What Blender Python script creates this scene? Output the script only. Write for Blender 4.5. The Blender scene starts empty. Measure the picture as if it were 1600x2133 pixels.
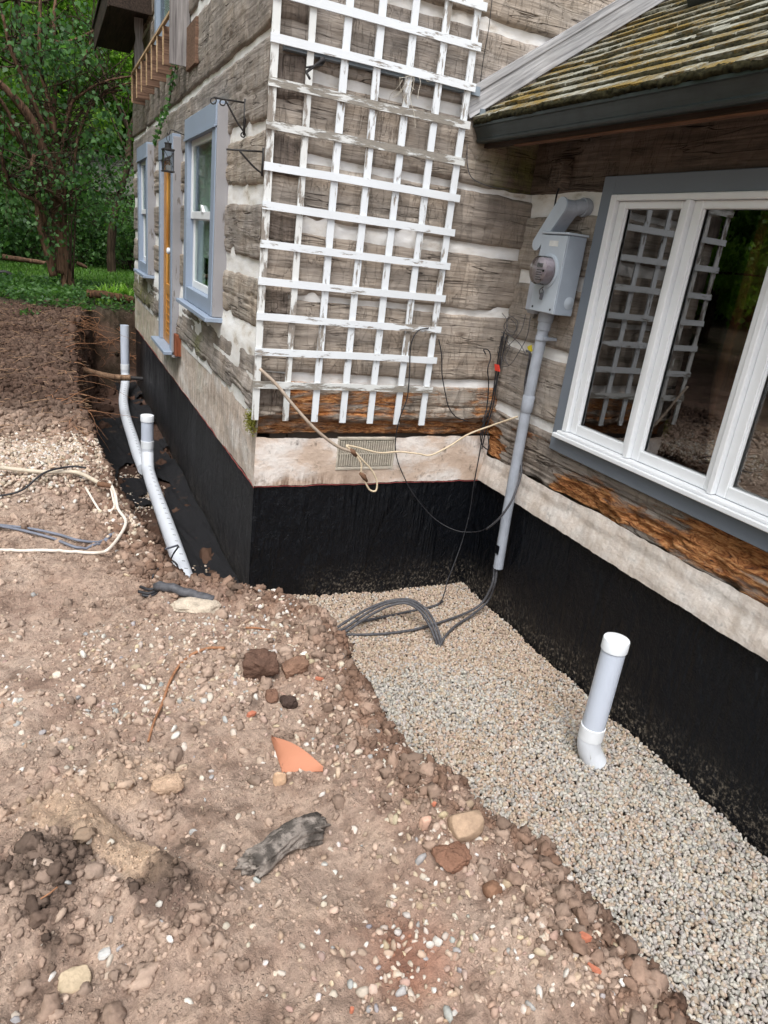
import bpy, math, random
import numpy as np
from mathutils import Matrix, Vector
rad = math.radians
random.seed(7)
RNG = np.random.default_rng(7)
S = bpy.context.scene
COL = S.collection

# ------------------------------------------------------------------ camera
CAM = np.array([-1.0828761, -3.96390105, 1.44887545])
RC = np.array([[0.9059683948654511, -0.40703308966275376, 0.11638441229181307],
               [-0.045346589963168135, -0.36663781266030315, -0.9292579841499241],
               [0.42090967473275115, 0.8366007280939104, -0.35061983325121315]])
FP = 1440.0
cam = bpy.data.cameras.new('camera')
cam.sensor_fit = 'HORIZONTAL'; cam.sensor_width = 36.0; cam.lens = 36.0*FP/1600.0
cam.clip_start = 0.05; cam.clip_end = 500
co = bpy.data.objects.new('camera', cam); COL.objects.link(co)
m = Matrix.Identity(4)
for i in range(3):
    m[i][0] = RC[0][i]; m[i][1] = -RC[1][i]; m[i][2] = -RC[2][i]; m[i][3] = CAM[i]
co.matrix_world = m
S.camera = co

def at(px, py, ax, val):
    """point of the real plane (x, y or z = val) that the survey pixel names"""
    d = RC.T @ np.array([(px-800.0)/FP, (py-1066.5)/FP, 1.0])
    return CAM + d*((val-CAM[ax])/d[ax])

# ------------------------------------------------------------------ sky, sun, exposure
SUN_EL, SUN_AZ = rad(58), rad(215)      # azimuth clockwise from +y
w = bpy.data.worlds.new('World'); S.world = w; w.use_nodes = True
nt = w.node_tree; nt.nodes.clear()
sky = nt.nodes.new('ShaderNodeTexSky'); sky.sky_type = 'NISHITA'; sky.sun_disc = False
sky.sun_elevation = SUN_EL; sky.sun_rotation = SUN_AZ; sky.air_density = 1.0; sky.dust_density = 3.0
hs = nt.nodes.new('ShaderNodeHueSaturation'); hs.inputs['Saturation'].default_value = 0.30
bg = nt.nodes.new('ShaderNodeBackground'); bg.inputs['Strength'].default_value = 0.15
wo = nt.nodes.new('ShaderNodeOutputWorld')
nt.links.new(sky.outputs[0], hs.inputs['Color']); nt.links.new(hs.outputs[0], bg.inputs[0]); nt.links.new(bg.outputs[0], wo.inputs[0])
sl = bpy.data.lights.new('sun', 'SUN'); sl.energy = 1.4; sl.angle = rad(28); sl.color = (1, .985, .965)
so = bpy.data.objects.new('sun', sl); COL.objects.link(so)
sd = Vector((math.sin(SUN_AZ)*math.cos(SUN_EL), math.cos(SUN_AZ)*math.cos(SUN_EL), math.sin(SUN_EL)))
so.rotation_euler = sd.to_track_quat('Z', 'Y').to_euler()
S.view_settings.view_transform = 'Standard'; S.view_settings.look = 'None'
S.view_settings.exposure = 0.80; S.view_settings.gamma = 1.0
S.cycles.max_bounces = 6; S.cycles.diffuse_bounces = 3; S.cycles.glossy_bounces = 3
S.cycles.transparent_max_bounces = 12; S.cycles.transmission_bounces = 4
S.cycles.caustics_reflective = False; S.cycles.caustics_refractive = False
S.cycles.use_denoising = True

# ------------------------------------------------------------------ noise
def _h(ix, iy, iz, s):
    n = (ix*374761393 + iy*668265263 + iz*2147483647*3 + s*1274126177) & 0xffffffff
    n = ((n ^ (n >> 13))*1274126177) & 0xffffffff
    n = ((n ^ (n >> 16))*2246822519) & 0xffffffff
    return ((n ^ (n >> 15)) & 0xffffff)/float(0xffffff)
def vn(x, y, z=0.0, seed=0):
    x, y, z = np.broadcast_arrays(np.asarray(x, float), np.asarray(y, float), np.asarray(z, float))
    ix, iy, iz = np.floor(x).astype(np.int64), np.floor(y).astype(np.int64), np.floor(z).astype(np.int64)
    fx, fy, fz = x-ix, y-iy, z-iz
    fx, fy, fz = fx*fx*(3-2*fx), fy*fy*(3-2*fy), fz*fz*(3-2*fz)
    r = 0
    for dx in (0, 1):
        for dy in (0, 1):
            for dz in (0, 1):
                r = r + _h(ix+dx, iy+dy, iz+dz, seed)*(fx if dx else 1-fx)*(fy if dy else 1-fy)*(fz if dz else 1-fz)
    return r*2-1
def fbm(x, y, z=0.0, seed=0, o=4):
    r, a, t = 0, 1.0, 0
    x = np.asarray(x, float); y = np.asarray(y, float); z = np.asarray(z, float)
    for i in range(o):
        r = r+a*vn(x, y, z, seed+i*17); t += a; a *= .5
        x, y, z = x*2.03, y*2.03, z*2.03
    return r/t
def ss(a, b, x):
    t = np.clip((np.asarray(x, float)-a)/(b-a), 0, 1); return t*t*(3-2*t)

# ------------------------------------------------------------------ meshes
def meta(o, label=None, cat=None, group=None, kind=None):
    if label: o['label'] = label
    if cat: o['category'] = cat
    if group: o['group'] = group
    if kind: o['kind'] = kind
    return o
def mesh(name, v, f, mat, parent=None, smooth=True, uv=None, attrs=None, loc=None):
    """v (n,3); f array (m,k) or a list of arrays / tuples"""
    v = np.asarray(v, np.float32)
    if isinstance(f, np.ndarray): fl = [f]
    else: fl = None
    me = bpy.data.meshes.new(name)
    if fl is not None:
        k = f.shape[1]; n = f.shape[0]
        me.vertices.add(len(v)); me.vertices.foreach_set('co', v.ravel())
        me.loops.add(n*k); me.loops.foreach_set('vertex_index', f.astype(np.int32).ravel())
        me.polygons.add(n); me.polygons.foreach_set('loop_start', np.arange(0, n*k, k, dtype=np.int32))
        me.update(calc_edges=True)
    else:
        me.from_pydata([tuple(map(float, p)) for p in v], [], [tuple(map(int, q)) for q in f])
        me.update()
    if smooth: me.polygons.foreach_set('use_smooth', np.ones(len(me.polygons), bool))
    if attrs:
        for kx, a in attrs.items():
            a = np.asarray(a, np.float32)
            if a.ndim == 2:
                at_ = me.attributes.new(kx, 'FLOAT_COLOR', 'POINT')
                if a.shape[1] == 3: a = np.c_[a, np.ones(len(a), np.float32)]
                at_.data.foreach_set('color', a.astype(np.float32).ravel())
            else:
                at_ = me.attributes.new(kx, 'FLOAT', 'POINT'); at_.data.foreach_set('value', a)
    if uv is not None:
        li = np.empty(len(me.loops), np.int32); me.loops.foreach_get('vertex_index', li)
        ul = me.uv_layers.new(name='UVMap')
        ul.data.foreach_set('uv', np.asarray(uv, np.float32)[li].ravel())
    if mat is not None: me.materials.append(mat)
    o = bpy.data.objects.new(name, me); COL.objects.link(o)
    if parent is not None: o.parent = parent
    return o
def empty(name, label, cat, loc=(0, 0, 0), group=None):
    o = bpy.data.objects.new(name, None); COL.objects.link(o); o.location = loc
    o.empty_display_size = .1
    return meta(o, label, cat, group)
def copy_thing(o, parent=None):
    c = o.copy(); COL.objects.link(c)
    if parent is not None: c.parent = parent
    for ch in list(o.children): copy_thing(ch, c)
    return c
def gridf(nu, nv):
    i = np.arange(nu-1)[:, None]*nv+np.arange(nv-1)[None, :]
    return np.stack([i, i+nv, i+nv+1, i+1], -1).reshape(-1, 4)

class MB:
    def __init__(s): s.v = []; s.f = []; s.n = 0
    def add(s, v, f):
        s.v.append(np.asarray(v, float)); s.f += [tuple(int(i)+s.n for i in q) for q in f]; s.n += len(v); return s
    def hexa(s, p):      # 8 corners: bottom 4 ccw, top 4 ccw
        return s.add(p, [(3, 2, 1, 0), (4, 5, 6, 7), (0, 1, 5, 4), (1, 2, 6, 5), (2, 3, 7, 6), (3, 0, 4, 7)])
    def box(s, x0, x1, y0, y1, z0, z1, b=0.0):
        x0, x1 = min(x0, x1), max(x0, x1); y0, y1 = min(y0, y1), max(y0, y1); z0, z1 = min(z0, z1), max(z0, z1)
        b = min(b, (x1-x0)*.4, (y1-y0)*.4, (z1-z0)*.4)
        if b <= 0:
            return s.hexa([(x0, y0, z0), (x1, y0, z0), (x1, y1, z0), (x0, y1, z0), (x0, y0, z1), (x1, y0, z1), (x1, y1, z1), (x0, y1, z1)])
        P = []; idx = {}
        for sx in (0, 1):
            for sy in (0, 1):
                for sz in (0, 1):
                    c = ((x0, x1)[sx], (y0, y1)[sy], (z0, z1)[sz]); d = ((1, -1)[sx]*b, (1, -1)[sy]*b, (1, -1)[sz]*b)
                    for a in range(3):
                        p = [c[0]+d[0], c[1]+d[1], c[2]+d[2]]; p[a] = c[a]
                        idx[(sx, sy, sz, a)] = len(P); P.append(p)
        F = []
        def q(a, l): F.append(l if True else l[::-1])
        for sx in (0, 1):
            l = [idx[(sx, 0, 0, 0)], idx[(sx, 1, 0, 0)], idx[(sx, 1, 1, 0)], idx[(sx, 0, 1, 0)]]; F.append(l if sx else l[::-1])
            l = [idx[(0, sx, 0, 1)], idx[(1, sx, 0, 1)], idx[(1, sx, 1, 1)], idx[(0, sx, 1, 1)]]; F.append(l[::-1] if sx else l)
            l = [idx[(0, 0, sx, 2)], idx[(1, 0, sx, 2)], idx[(1, 1, sx, 2)], idx[(0, 1, sx, 2)]]; F.append(l if sx else l[::-1])
        for s1 in (0, 1):
            for s2 in (0, 1):
                fl = (s1 == s2)
                l = [idx[(0, s1, s2, 1)], idx[(1, s1, s2, 1)], idx[(1, s1, s2, 2)], idx[(0, s1, s2, 2)]]; F.append(l if fl ^ (s1 == 1) ^ (s1 == 1) else l[::-1])
                l = [idx[(s1, 0, s2, 0)], idx[(s1, 1, s2, 0)], idx[(s1, 1, s2, 2)], idx[(s1, 0, s2, 2)]]; F.append(l[::-1] if fl else l)
                l = [idx[(s1, s2, 0, 0)], idx[(s1, s2, 1, 0)], idx[(s1, s2, 1, 1)], idx[(s1, s2, 0, 1)]]; F.append(l if fl else l[::-1])
        for sx in (0, 1):
            for sy in (0, 1):
                for sz in (0, 1):
                    l = [idx[(sx, sy, sz, 0)], idx[(sx, sy, sz, 1)], idx[(sx, sy, sz, 2)]]
                    F.append(l if (sx+sy+sz) % 2 else l[::-1])
        return s.add(P, F)
    def tube(s, path, r, n=8, cap=True, sq=None):
        path = np.asarray(path, float); k = len(path)
        r = np.broadcast_to(np.asarray(r, float), (k,))
        T = np.gradient(path, axis=0); T /= (np.linalg.norm(T, axis=1)[:, None]+1e-12)
        up = np.array([0, 0, 1.0]) if abs(T[0][2]) < .9 else np.array([1.0, 0, 0])
        a = np.cross(T[0], up); a /= np.linalg.norm(a); V = []
        for i in range(k):
            a = a-T[i]*(a@T[i]); a /= (np.linalg.norm(a)+1e-12); b = np.cross(T[i], a)
            th = np.arange(n)*2*np.pi/n
            V.append(path[i]+r[i]*(np.cos(th)[:, None]*a+np.sin(th)[:, None]*b))
        F = []
        for i in range(k-1):
            for j in range(n):
                F.append((i*n+j, i*n+(j+1) % n, (i+1)*n+(j+1) % n, (i+1)*n+j))
        if cap: F.append(tuple(range(n))[::-1]); F.append(tuple((k-1)*n+j for j in range(n)))
        return s.add(np.concatenate(V), F)
    def lathe(s, base, axis, prof, n=24):
        """prof: list of (distance along axis, radius)"""
        base = np.asarray(base, float); axis = np.asarray(axis, float); axis /= np.linalg.norm(axis)
        up = np.array([0, 0, 1.0]) if abs(axis[2]) < .9 else np.array([1.0, 0, 0])
        a = np.cross(axis, up); a /= np.linalg.norm(a); b = np.cross(axis, a); V = []; th = np.arange(n)*2*np.pi/n
        for t, r in prof: V.append(base+axis*t+max(r, 1e-5)*(np.cos(th)[:, None]*a+np.sin(th)[:, None]*b))
        F = []; k = len(prof)
        for i in range(k-1):
            for j in range(n): F.append((i*n+j, i*n+(j+1) % n, (i+1)*n+(j+1) % n, (i+1)*n+j))
        F.append(tuple(range(n))[::-1]); F.append(tuple((k-1)*n+j for j in range(n)))
        return s.add(np.concatenate(V), F)
    def prism(s, pts, off):
        pts = np.asarray(pts, float); n = len(pts); off = np.asarray(off, float)
        F = [tuple(range(n))[::-1], tuple(range(n, 2*n))]+[(i, (i+1) % n, n+(i+1) % n, n+i) for i in range(n)]
        return s.add(np.concatenate([pts, pts+off]), F)
    def build(s, name, mat, parent=None, smooth=False, flip=False):
        o = mesh(name, np.concatenate(s.v), s.f, mat, parent, smooth)
        me = o.data
        import bmesh
        bm = bmesh.new(); bm.from_mesh(me); bmesh.ops.recalc_face_normals(bm, faces=bm.faces); bm.to_mesh(me); bm.free()
        if smooth == 'auto':
            me.polygons.foreach_set('use_smooth', np.ones(len(me.polygons), bool)); me.set_sharp_from_angle(angle=rad(38))
        return o
def spline(pts, per=8):
    P = np.asarray(pts, float)
    if len(P) < 3:
        t = np.linspace(0, 1, per+1)[:, None]; return P[0]*(1-t)+P[-1]*t
    Q = np.vstack([2*P[0]-P[1], P, 2*P[-1]-P[-2]]); out = []
    for i in range(1, len(Q)-2):
        p0, p1, p2, p3 = Q[i-1:i+3]
        for t in np.linspace(0, 1, per, endpoint=False):
            out.append(.5*((2*p1)+(-p0+p2)*t+(2*p0-5*p1+4*p2-p3)*t*t+(-p0+3*p1-3*p2+p3)*t**3))
    out.append(P[-1]); return np.array(out)

# ------------------------------------------------------------------ materials
class NM:
    def __init__(s, name, rough=.8, spec=.3, metallic=0.0, color=(.5, .5, .5)):
        s.m = bpy.data.materials.new(name); s.m.use_nodes = True; s.t = s.m.node_tree
        s.b = s.t.nodes['Principled BSDF']; s.out = s.t.nodes['Material Output']
        s.b.inputs['Roughness'].default_value = rough; s.b.inputs['Specular IOR Level'].default_value = spec
        s.b.inputs['Metallic'].default_value = metallic; s.b.inputs['Base Color'].default_value = (*color, 1)
    def n(s, t): return s.t.nodes.new(t)
    def L(s, a, b): s.t.links.new(a, b)
    def val(s, sock, v):
        if hasattr(v, 'is_linked') or hasattr(v, 'links'): s.L(v, sock)
        else: sock.default_value = v if not (isinstance(v, tuple) and len(v) == 3 and len(sock.default_value) == 4) else (*v, 1)
    def coord(s, which='Object'): return s.n('ShaderNodeTexCoord').outputs[which]
    def uvr(s, attr='rnd', k=37.0):
        """(u, v, rnd*k) vector from the UV map and a per-piece random"""
        u = s.n('ShaderNodeUVMap'); sp = s.n('ShaderNodeSeparateXYZ'); s.L(u.outputs[0], sp.inputs[0])
        c = s.n('ShaderNodeCombineXYZ'); s.L(sp.outputs[0], c.inputs[0]); s.L(sp.outputs[1], c.inputs[1])
        s.L(s.math('MULTIPLY', s.attr(attr), k), c.inputs[2]); return c.outputs[0]
    def attr(s, name, col=False):
        a = s.n('ShaderNodeAttribute'); a.attribute_name = name; return a.outputs['Color' if col else 'Fac']
    def map(s, v, scale=(1, 1, 1), loc=(0, 0, 0), rot=(0, 0, 0)):
        m_ = s.n('ShaderNodeMapping'); s.L(v, m_.inputs[0]); m_.inputs['Scale'].default_value = scale
        m_.inputs['Location'].default_value = loc; m_.inputs['Rotation'].default_value = rot; return m_.outputs[0]
    def noise(s, v, scale=5, detail=4, rough=.55, dist=0.0):
        t = s.n('ShaderNodeTexNoise'); s.L(v, t.inputs['Vector']); t.inputs['Scale'].default_value = scale
        t.inputs['Detail'].default_value = detail; t.inputs['Roughness'].default_value = rough; t.inputs['Distortion'].default_value = dist
        return t.outputs['Fac']
    def voro(s, v, scale=5, feat='F1', out='Distance', rnd=1.0):
        t = s.n('ShaderNodeTexVoronoi'); t.feature = feat; s.L(v, t.inputs['Vector']); t.inputs['Scale'].default_value = scale
        t.inputs['Randomness'].default_value = rnd; return t.outputs[out]
    def ramp(s, f, stops, interp='LINEAR'):
        r = s.n('ShaderNodeValToRGB'); s.L(f, r.inputs[0]); e = r.color_ramp.elements; r.color_ramp.interpolation = interp
        while len(e) < len(stops): e.new(.5)
        for i, (p, c) in enumerate(stops):
            e[i].position = p; e[i].color = (*c, 1) if isinstance(c, tuple) else (c, c, c, 1)
        return r.outputs[0]
    def math(s, op, a, b=0.0, clamp=False):
        m_ = s.n('ShaderNodeMath'); m_.operation = op; m_.use_clamp = clamp; s.val(m_.inputs[0], a); s.val(m_.inputs[1], b); return m_.outputs[0]
    def mix(s, f, a, b, mode='MIX'):
        m_ = s.n('ShaderNodeMix'); m_.data_type = 'RGBA'; m_.blend_type = mode; m_.clamp_factor = True
        s.val(m_.inputs[0], f); s.val(m_.inputs[6], a); s.val(m_.inputs[7], b); return m_.outputs[2]
    def step(s, f, a, b): return s.ramp(f, [(a, 0.0), (b, 1.0)] if a < b else [(b, 1.0), (a, 0.0)])
    def base(s, c): s.val(s.b.inputs['Base Color'], c); return s
    def rough(s, r): s.val(s.b.inputs['Roughness'], r); return s
    def bump(s, h, dist=.01, strength=1.0, prev=None):
        b = s.n('ShaderNodeBump'); b.inputs['Distance'].default_value = dist; b.inputs['Strength'].default_value = strength
        s.L(h, b.inputs['Height'])
        if prev is not None: s.L(prev, b.inputs['Normal'])
        s.L(b.outputs[0], s.b.inputs['Normal']); return b.outputs[0]
def sr(r, g, b, k=1.0):
    f = lambda c: (c/255/12.92 if c/255 <= .04045 else ((c/255+.055)/1.055)**2.4)*k
    return (f(r), f(g), f(b))
def simple(name, col, rough=.6, spec=.3, var=.12, scale=30, bump=.0, metallic=0.0):
    a = NM(name, rough, spec, metallic); v = a.coord(); n_ = a.noise(v, scale, 5)
    lo = tuple(c*(1-var) for c in col); hi = tuple(min(1, c*(1+var)) for c in col)
    a.base(a.ramp(n_, [(.3, lo), (.7, hi)]))
    if bump: a.bump(n_, bump)
    return a.m
M = {}
# weathered hewn log
def log_material():
    a = NM('weathered_log', .85, .2)
    v = a.uvr()
    grain = a.noise(a.map(v, (2.2, 42, 1)), 1, 9, .62, .6)
    fine = a.noise(a.map(v, (9, 170, 1)), 1, 4, .6)
    patch = a.noise(a.map(v, (2.5, 5, 1)), 1, 5, .6)
    hew = a.voro(a.map(v, (9, 2.4, 1)), 1, 'F1', 'Color')
    hsep = a.n('ShaderNodeSeparateColor'); a.L(hew, hsep.inputs[0]); hv = hsep.outputs[0]
    hedge = a.voro(a.map(v, (9, 2.4, 1)), 1, 'DISTANCE_TO_EDGE')
    c = a.ramp(grain, [(.28, sr(88, 82, 77)), (.42, sr(154, 149, 142)), (.56, sr(184, 178, 171)), (.72, sr(206, 201, 194))])
    c = a.mix(a.math('MULTIPLY', a.step(patch, .42, .68), .55), c, sr(170, 152, 133))
    c = a.mix(a.math('MULTIPLY', a.step(patch, .5, .3), .5), c, sr(116, 108, 105))
    c = a.mix(.35, c, a.ramp(fine, [(.3, sr(104, 95, 88)), (.7, sr(176, 166, 155))]))
    c = a.mix(1.0, c, a.ramp(hv, [(0, .80), (1, 1.12)]), 'MULTIPLY'); c = a.mix(1.0, c, a.ramp(hedge, [(0, .85), (.035, 1.0)]), 'MULTIPLY')
    kn = a.voro(a.map(v, (1.1, 3.3, 1)), 1, 'F1'); c = a.mix(a.math('MULTIPLY', a.ramp(kn, [(.035, 1.0), (.07, .0)]), .7), c, sr(70, 56, 46))
    c = a.mix(1.0, c, a.ramp(a.attr('rnd'), [(0, (.86, .85, .86)), (.5, (1.0, .98, .95)), (1, (1.08, 1.03, .98))]), 'MULTIPLY')
    crk = a.noise(a.map(v, (1.0, 13, 1)), 1, 3, .5, .5)
    crk = a.math('ABSOLUTE', a.math('SUBTRACT', crk, .5)); crack = a.math('MULTIPLY', a.ramp(crk, [(.0, 1.0), (.010, .0)]), a.step(a.noise(a.map(v, (2.2, 7, 1), (5, 5, 0)), 1, 3), .44, .56))
    vc = a.noise(a.map(v, (17, 3.0, 1)), 1, 4, .5, .4); vc = a.math('ABSOLUTE', a.math('SUBTRACT', vc, .5))
    vcr = a.math('MULTIPLY', a.ramp(vc, [(.0, 1.0), (.012, .0)]), a.step(patch, .40, .5))
    cr = a.math('MAXIMUM', crack, a.math('MULTIPLY', vcr, .3))
    c = a.mix(a.math('MULTIPLY', cr, .68), c, sr(52, 43, 37))
    # rot, darker wood, moss, end grain
    rn = a.noise(a.map(v, (5, 22, 1)), 1, 6, .65, .5); rt = a.attr('rot')
    rm = a.math('MULTIPLY', a.step(a.math('ADD', rt, a.math('MULTIPLY', rn, .9)), .80, .98), a.step(rt, .02, .1))
    rc = a.ramp(a.noise(a.map(v, (11, 44, 1)), 1, 8, .72, 1.8), [(.34, sr(62, 40, 28)), (.43, sr(156, 94, 52)), (.54, sr(214, 150, 94)), (.75, sr(232, 190, 144))])
    c = a.mix(rm, c, rc)
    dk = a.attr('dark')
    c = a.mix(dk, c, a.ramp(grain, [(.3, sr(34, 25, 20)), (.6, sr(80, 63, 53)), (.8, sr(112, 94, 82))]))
    ms = a.math('MULTIPLY', a.attr('moss'), a.step(a.noise(a.map(v, (8, 8, 1)), 1, 5, .7), .35, .6))
    c = a.mix(ms, c, a.ramp(fine, [(.3, sr(86, 92, 48)), (.7, sr(140, 142, 78))]))
    a.base(c)
    dv = a.n('ShaderNodeVectorMath'); dv.operation = 'ADD'; a.L(a.map(v, (1, 1, 1)), dv.inputs[0])
    nv = a.n('ShaderNodeTexNoise'); a.L(a.map(v, (5, 5, 1)), nv.inputs['Vector']); nv.inputs['Scale'].default_value = 1; nv.inputs['Detail'].default_value = 3
    sc_ = a.n('ShaderNodeVectorMath'); sc_.operation = 'SCALE'; a.L(nv.outputs['Color'], sc_.inputs[0]); sc_.inputs['Scale'].default_value = .12; a.L(sc_.outputs[0], dv.inputs[1])
    adz = a.voro(a.map(dv.outputs[0], (13, 10, 1)), 1, 'F1'); adzc = a.n('ShaderNodeSeparateColor'); a.L(a.voro(a.map(dv.outputs[0], (7, 11, 1)), 1, 'F1', 'Color'), adzc.inputs[0])
    h = a.math('ADD', a.math('MULTIPLY', grain, .5), a.math('MULTIPLY', hv, .32)); h = a.math('ADD', h, a.math('MULTIPLY', adz, .55)); h = a.math('ADD', h, a.math('MULTIPLY', adzc.outputs[1], .35))
    h = a.math('ADD', h, a.math('MULTIPLY', fine, .14)); h = a.math('SUBTRACT', h, a.math('MULTIPLY', cr, .8))
    h = a.math('SUBTRACT', h, a.math('MULTIPLY', rm, a.math('MULTIPLY', rn, 1.6)))
    a.bump(h, .02, .9)
    return a.m
M['log'] = log_material()
def chink_material():
    a = NM('white_chinking', .8, .25); v = a.uvr()
    n1 = a.noise(a.map(v, (5, 12, 1)), 1, 6, .6); n2 = a.noise(a.map(v, (40, 60, 1)), 1, 4)
    c = a.ramp(n1, [(.25, sr(196, 186, 172)), (.42, sr(226, 224, 220)), (.7, sr(240, 241, 242))])
    c = a.mix(a.math('MULTIPLY', a.step(n1, .36, .24), .6), c, sr(138, 126, 112))
    dk = a.attr('dark'); c = a.mix(dk, c, sr(96, 84, 70)); a.base(c)
    a.bump(a.math('ADD', n1, a.math('MULTIPLY', n2, .3)), .008, .7); return a.m
M['chink'] = chink_material()
def parging_material():
    a = NM('painted_parging', .85, .2); v = a.uvr()
    n1 = a.noise(a.map(v, (3.2, 5, 1)), 1, 7, .62); n2 = a.noise(a.map(v, (40, 40, 1)), 1, 5, .6); n3 = a.noise(a.map(v, (9, 9, 1), (3, 1, 0)), 1, 6, .7)
    c = a.ramp(n1, [(.3, sr(188, 166, 148)), (.47, sr(208, 187, 170)), (.58, sr(224, 214, 206)), (.74, sr(234, 231, 227))])
    c = a.mix(a.math('MULTIPLY', a.math('MULTIPLY', a.step(n3, .56, .66), a.step(n2, .42, .6)), .75), c, sr(74, 68, 60))
    ms = a.math('MULTIPLY', a.attr('moss'), a.step(n3, .38, .6)); c = a.mix(ms, c, sr(146, 142, 84))
    wh = a.math('MULTIPLY', a.attr('white'), a.ramp(n1, [(.38, 1.0), (.62, .45)])); c = a.mix(wh, c, a.ramp(n3, [(.35, sr(196, 190, 182)), (.6, sr(230, 228, 224))]))
    st = a.math('MULTIPLY', a.attr('dark'), a.step(a.noise(a.map(v, (22, 4, 1)), 1, 6, .7), .42, .62)); c = a.mix(st, c, sr(112, 88, 70))
    ck = a.math('ABSOLUTE', a.math('SUBTRACT', a.noise(a.map(v, (4, 7, 1), (7, 3, 1)), 1, 3, .5, .5), .5)); ck = a.ramp(ck, [(0, 1.0), (.006, .0)])
    a.base(c)
    a.bump(a.math('ADD', a.math('MULTIPLY', n2, .45), n1), .014, .8); return a.m
M['parging'] = parging_material()
def black_material():
    a = NM('black_damp_proofing', .34, .27); v = a.uvr()
    n1 = a.noise(a.map(v, (26, 15, 1)), 1, 6, .6, .8); n2 = a.noise(a.map(v, (90, 90, 1)), 1, 4, .6); n3 = a.noise(a.map(v, (5, 1.6, 1)), 1, 3)
    c = a.ramp(n2, [(.35, sr(5, 7, 11)), (.7, sr(16, 19, 25))])
    ds = a.math('MULTIPLY', a.attr('dust'), a.step(a.noise(a.map(v, (60, 50, 1)), 1, 6, .8), .52, .66))
    c = a.mix(ds, c, sr(150, 140, 126))
    sg = a.attr('sheen_speck'); c = a.mix(a.math('MULTIPLY', a.math('MULTIPLY', sg, .8), a.step(a.noise(a.map(v, (230, 230, 1)), 1, 2, .8), .42, .75)), c, sr(104, 102, 102)); a.base(c)  # grey sky sheen of the side wall, painted into the colour as speckle
    rr = a.ramp(n3, [(.3, .26), (.7, .46)]); a.rough(a.math('ADD', rr, a.math('MULTIPLY', sg, .14)))
    # vertical trowel and drip ridges
    rid = a.noise(a.map(v, (52, 2.0, 1)), 1, 2, .4); rid = a.math('MULTIPLY', rid, a.step(n3, .46, .54))
    a.bump(a.math('ADD', a.math('ADD', n1, a.math('MULTIPLY', n2, .4)), a.math('MULTIPLY', rid, 1.3)), .014, .9); return a.m
M['black'] = black_material()
def paint_wood(name, col, peel=.3, under=sr(128, 112, 98), rough=.55, scale=1.0, stretch='z'):
    a = NM(name, rough, .35); v = a.coord()
    sc = {'z': (26, 26, 5), 'x': (5, 26, 26), 'y': (26, 5, 26)}[stretch]
    n1 = a.noise(a.map(v, tuple(q*scale for q in sc)), 1, 6, .68); n2 = a.noise(a.map(v, tuple(q*9 for q in sc)), 1, 3)
    n3 = a.noise(v, 2.7, 4)
    c = a.mix(1.0, col, a.ramp(n3, [(.3, .93), (.7, 1.03)]), 'MULTIPLY')
    p = a.step(a.math('ADD', n1, a.math('MULTIPLY', a.math('SUBTRACT', n3, .5), .5)), 1-peel-.04, 1-peel+.02)
    c = a.mix(a.math('MULTIPLY', p, .9), c, a.ramp(n2, [(.3, tuple(q*.6 for q in under)), (.7, under)])); a.base(c)
    a.bump(a.math('SUBTRACT', a.math('MULTIPLY', n2, .25), a.math('MULTIPLY', p, .5)), .004, .8); return a.m
def bare_wood(name, lo, hi, stretch='z', rough=.8, rot=None):
    a = NM(name, rough, .2); v = a.coord()
    if rot: v = a.map(v, rot=rot)
    sc = {'z': (60, 60, 3), 'x': (3, 60, 60), 'y': (60, 3, 60)}[stretch]
    n1 = a.noise(a.map(v, sc), 1, 7, .6, .5); n2 = a.noise(v, 3, 3)
    c = a.ramp(n1, [(.3, lo), (.65, hi)]); c = a.mix(1.0, c, a.ramp(n2, [(.3, .82), (.7, 1.1)]), 'MULTIPLY'); a.base(c); a.bump(n1, .004); return a.m
WHITE = sr(232, 236, 240)
M['trellis_paint'] = paint_wood('trellis_paint', sr(224, 229, 233), .37, sr(150, 138, 124), stretch='x')
M['trellis_paint_v'] = paint_wood('trellis_paint_upright', sr(224, 229, 233), .38, sr(146, 134, 120), stretch='z')
M['trellis_worn'] = paint_wood('trellis_worn_paint', sr(214, 216, 214), .50, sr(142, 134, 122), stretch='x')
M['trellis_worn_v'] = paint_wood('trellis_worn_paint_upright', sr(220, 222, 220), .44, sr(140, 128, 116), stretch='z')
M['blue'] = paint_wood('blue_window_paint', sr(144, 157, 175), .30, sr(168, 172, 178))
M['lav'] = paint_wood('lavender_jamb_paint', sr(152, 151, 154), .35, sr(126, 118, 112))
M['grey_trim'] = paint_wood('grey_trim_paint', sr(112, 120, 130), .12, sr(140, 142, 140), rough=.5)
M['vinyl'] = paint_wood('white_sash_paint', sr(228, 231, 234), .22, sr(196, 192, 178), rough=.4)
M['steel'] = simple('grey_enamel', sr(172, 182, 192), .42, .5, .06, 8)
M['conduit'] = simple('grey_pvc_conduit', sr(158, 164, 174), .5, .4, .14, 14)
M['pvc'] = paint_wood('white_pvc', sr(204, 212, 226), .245, sr(150, 140, 128), .4)
M['pvc_white'] = simple('bright_white_pvc', sr(232, 236, 240), .38, .45, .04, 9)
M['pvc_grime'] = paint_wood('soiled_pvc', sr(220, 225, 232), .28, sr(150, 136, 122), .4)
M['black_cable'] = simple('black_cable', sr(38, 38, 42), .5, .4, .3, 40)
M['grey_cable'] = simple('dusty_grey_cable', sr(80, 80, 84), .6, .3, .35, 60)
M['cream_cable'] = simple('cream_cable', sr(214, 196, 168), .55, .35, .12, 40)
M['white_cable'] = simple('white_cable', sr(216, 206, 194), .55, .35, .12, 40)
M['iron'] = simple('black_iron', sr(44, 42, 42), .6, .4, .3, 60)
M['wood_grey'] = bare_wood('grey_board', sr(96, 92, 92), sr(158, 154, 152))
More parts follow.
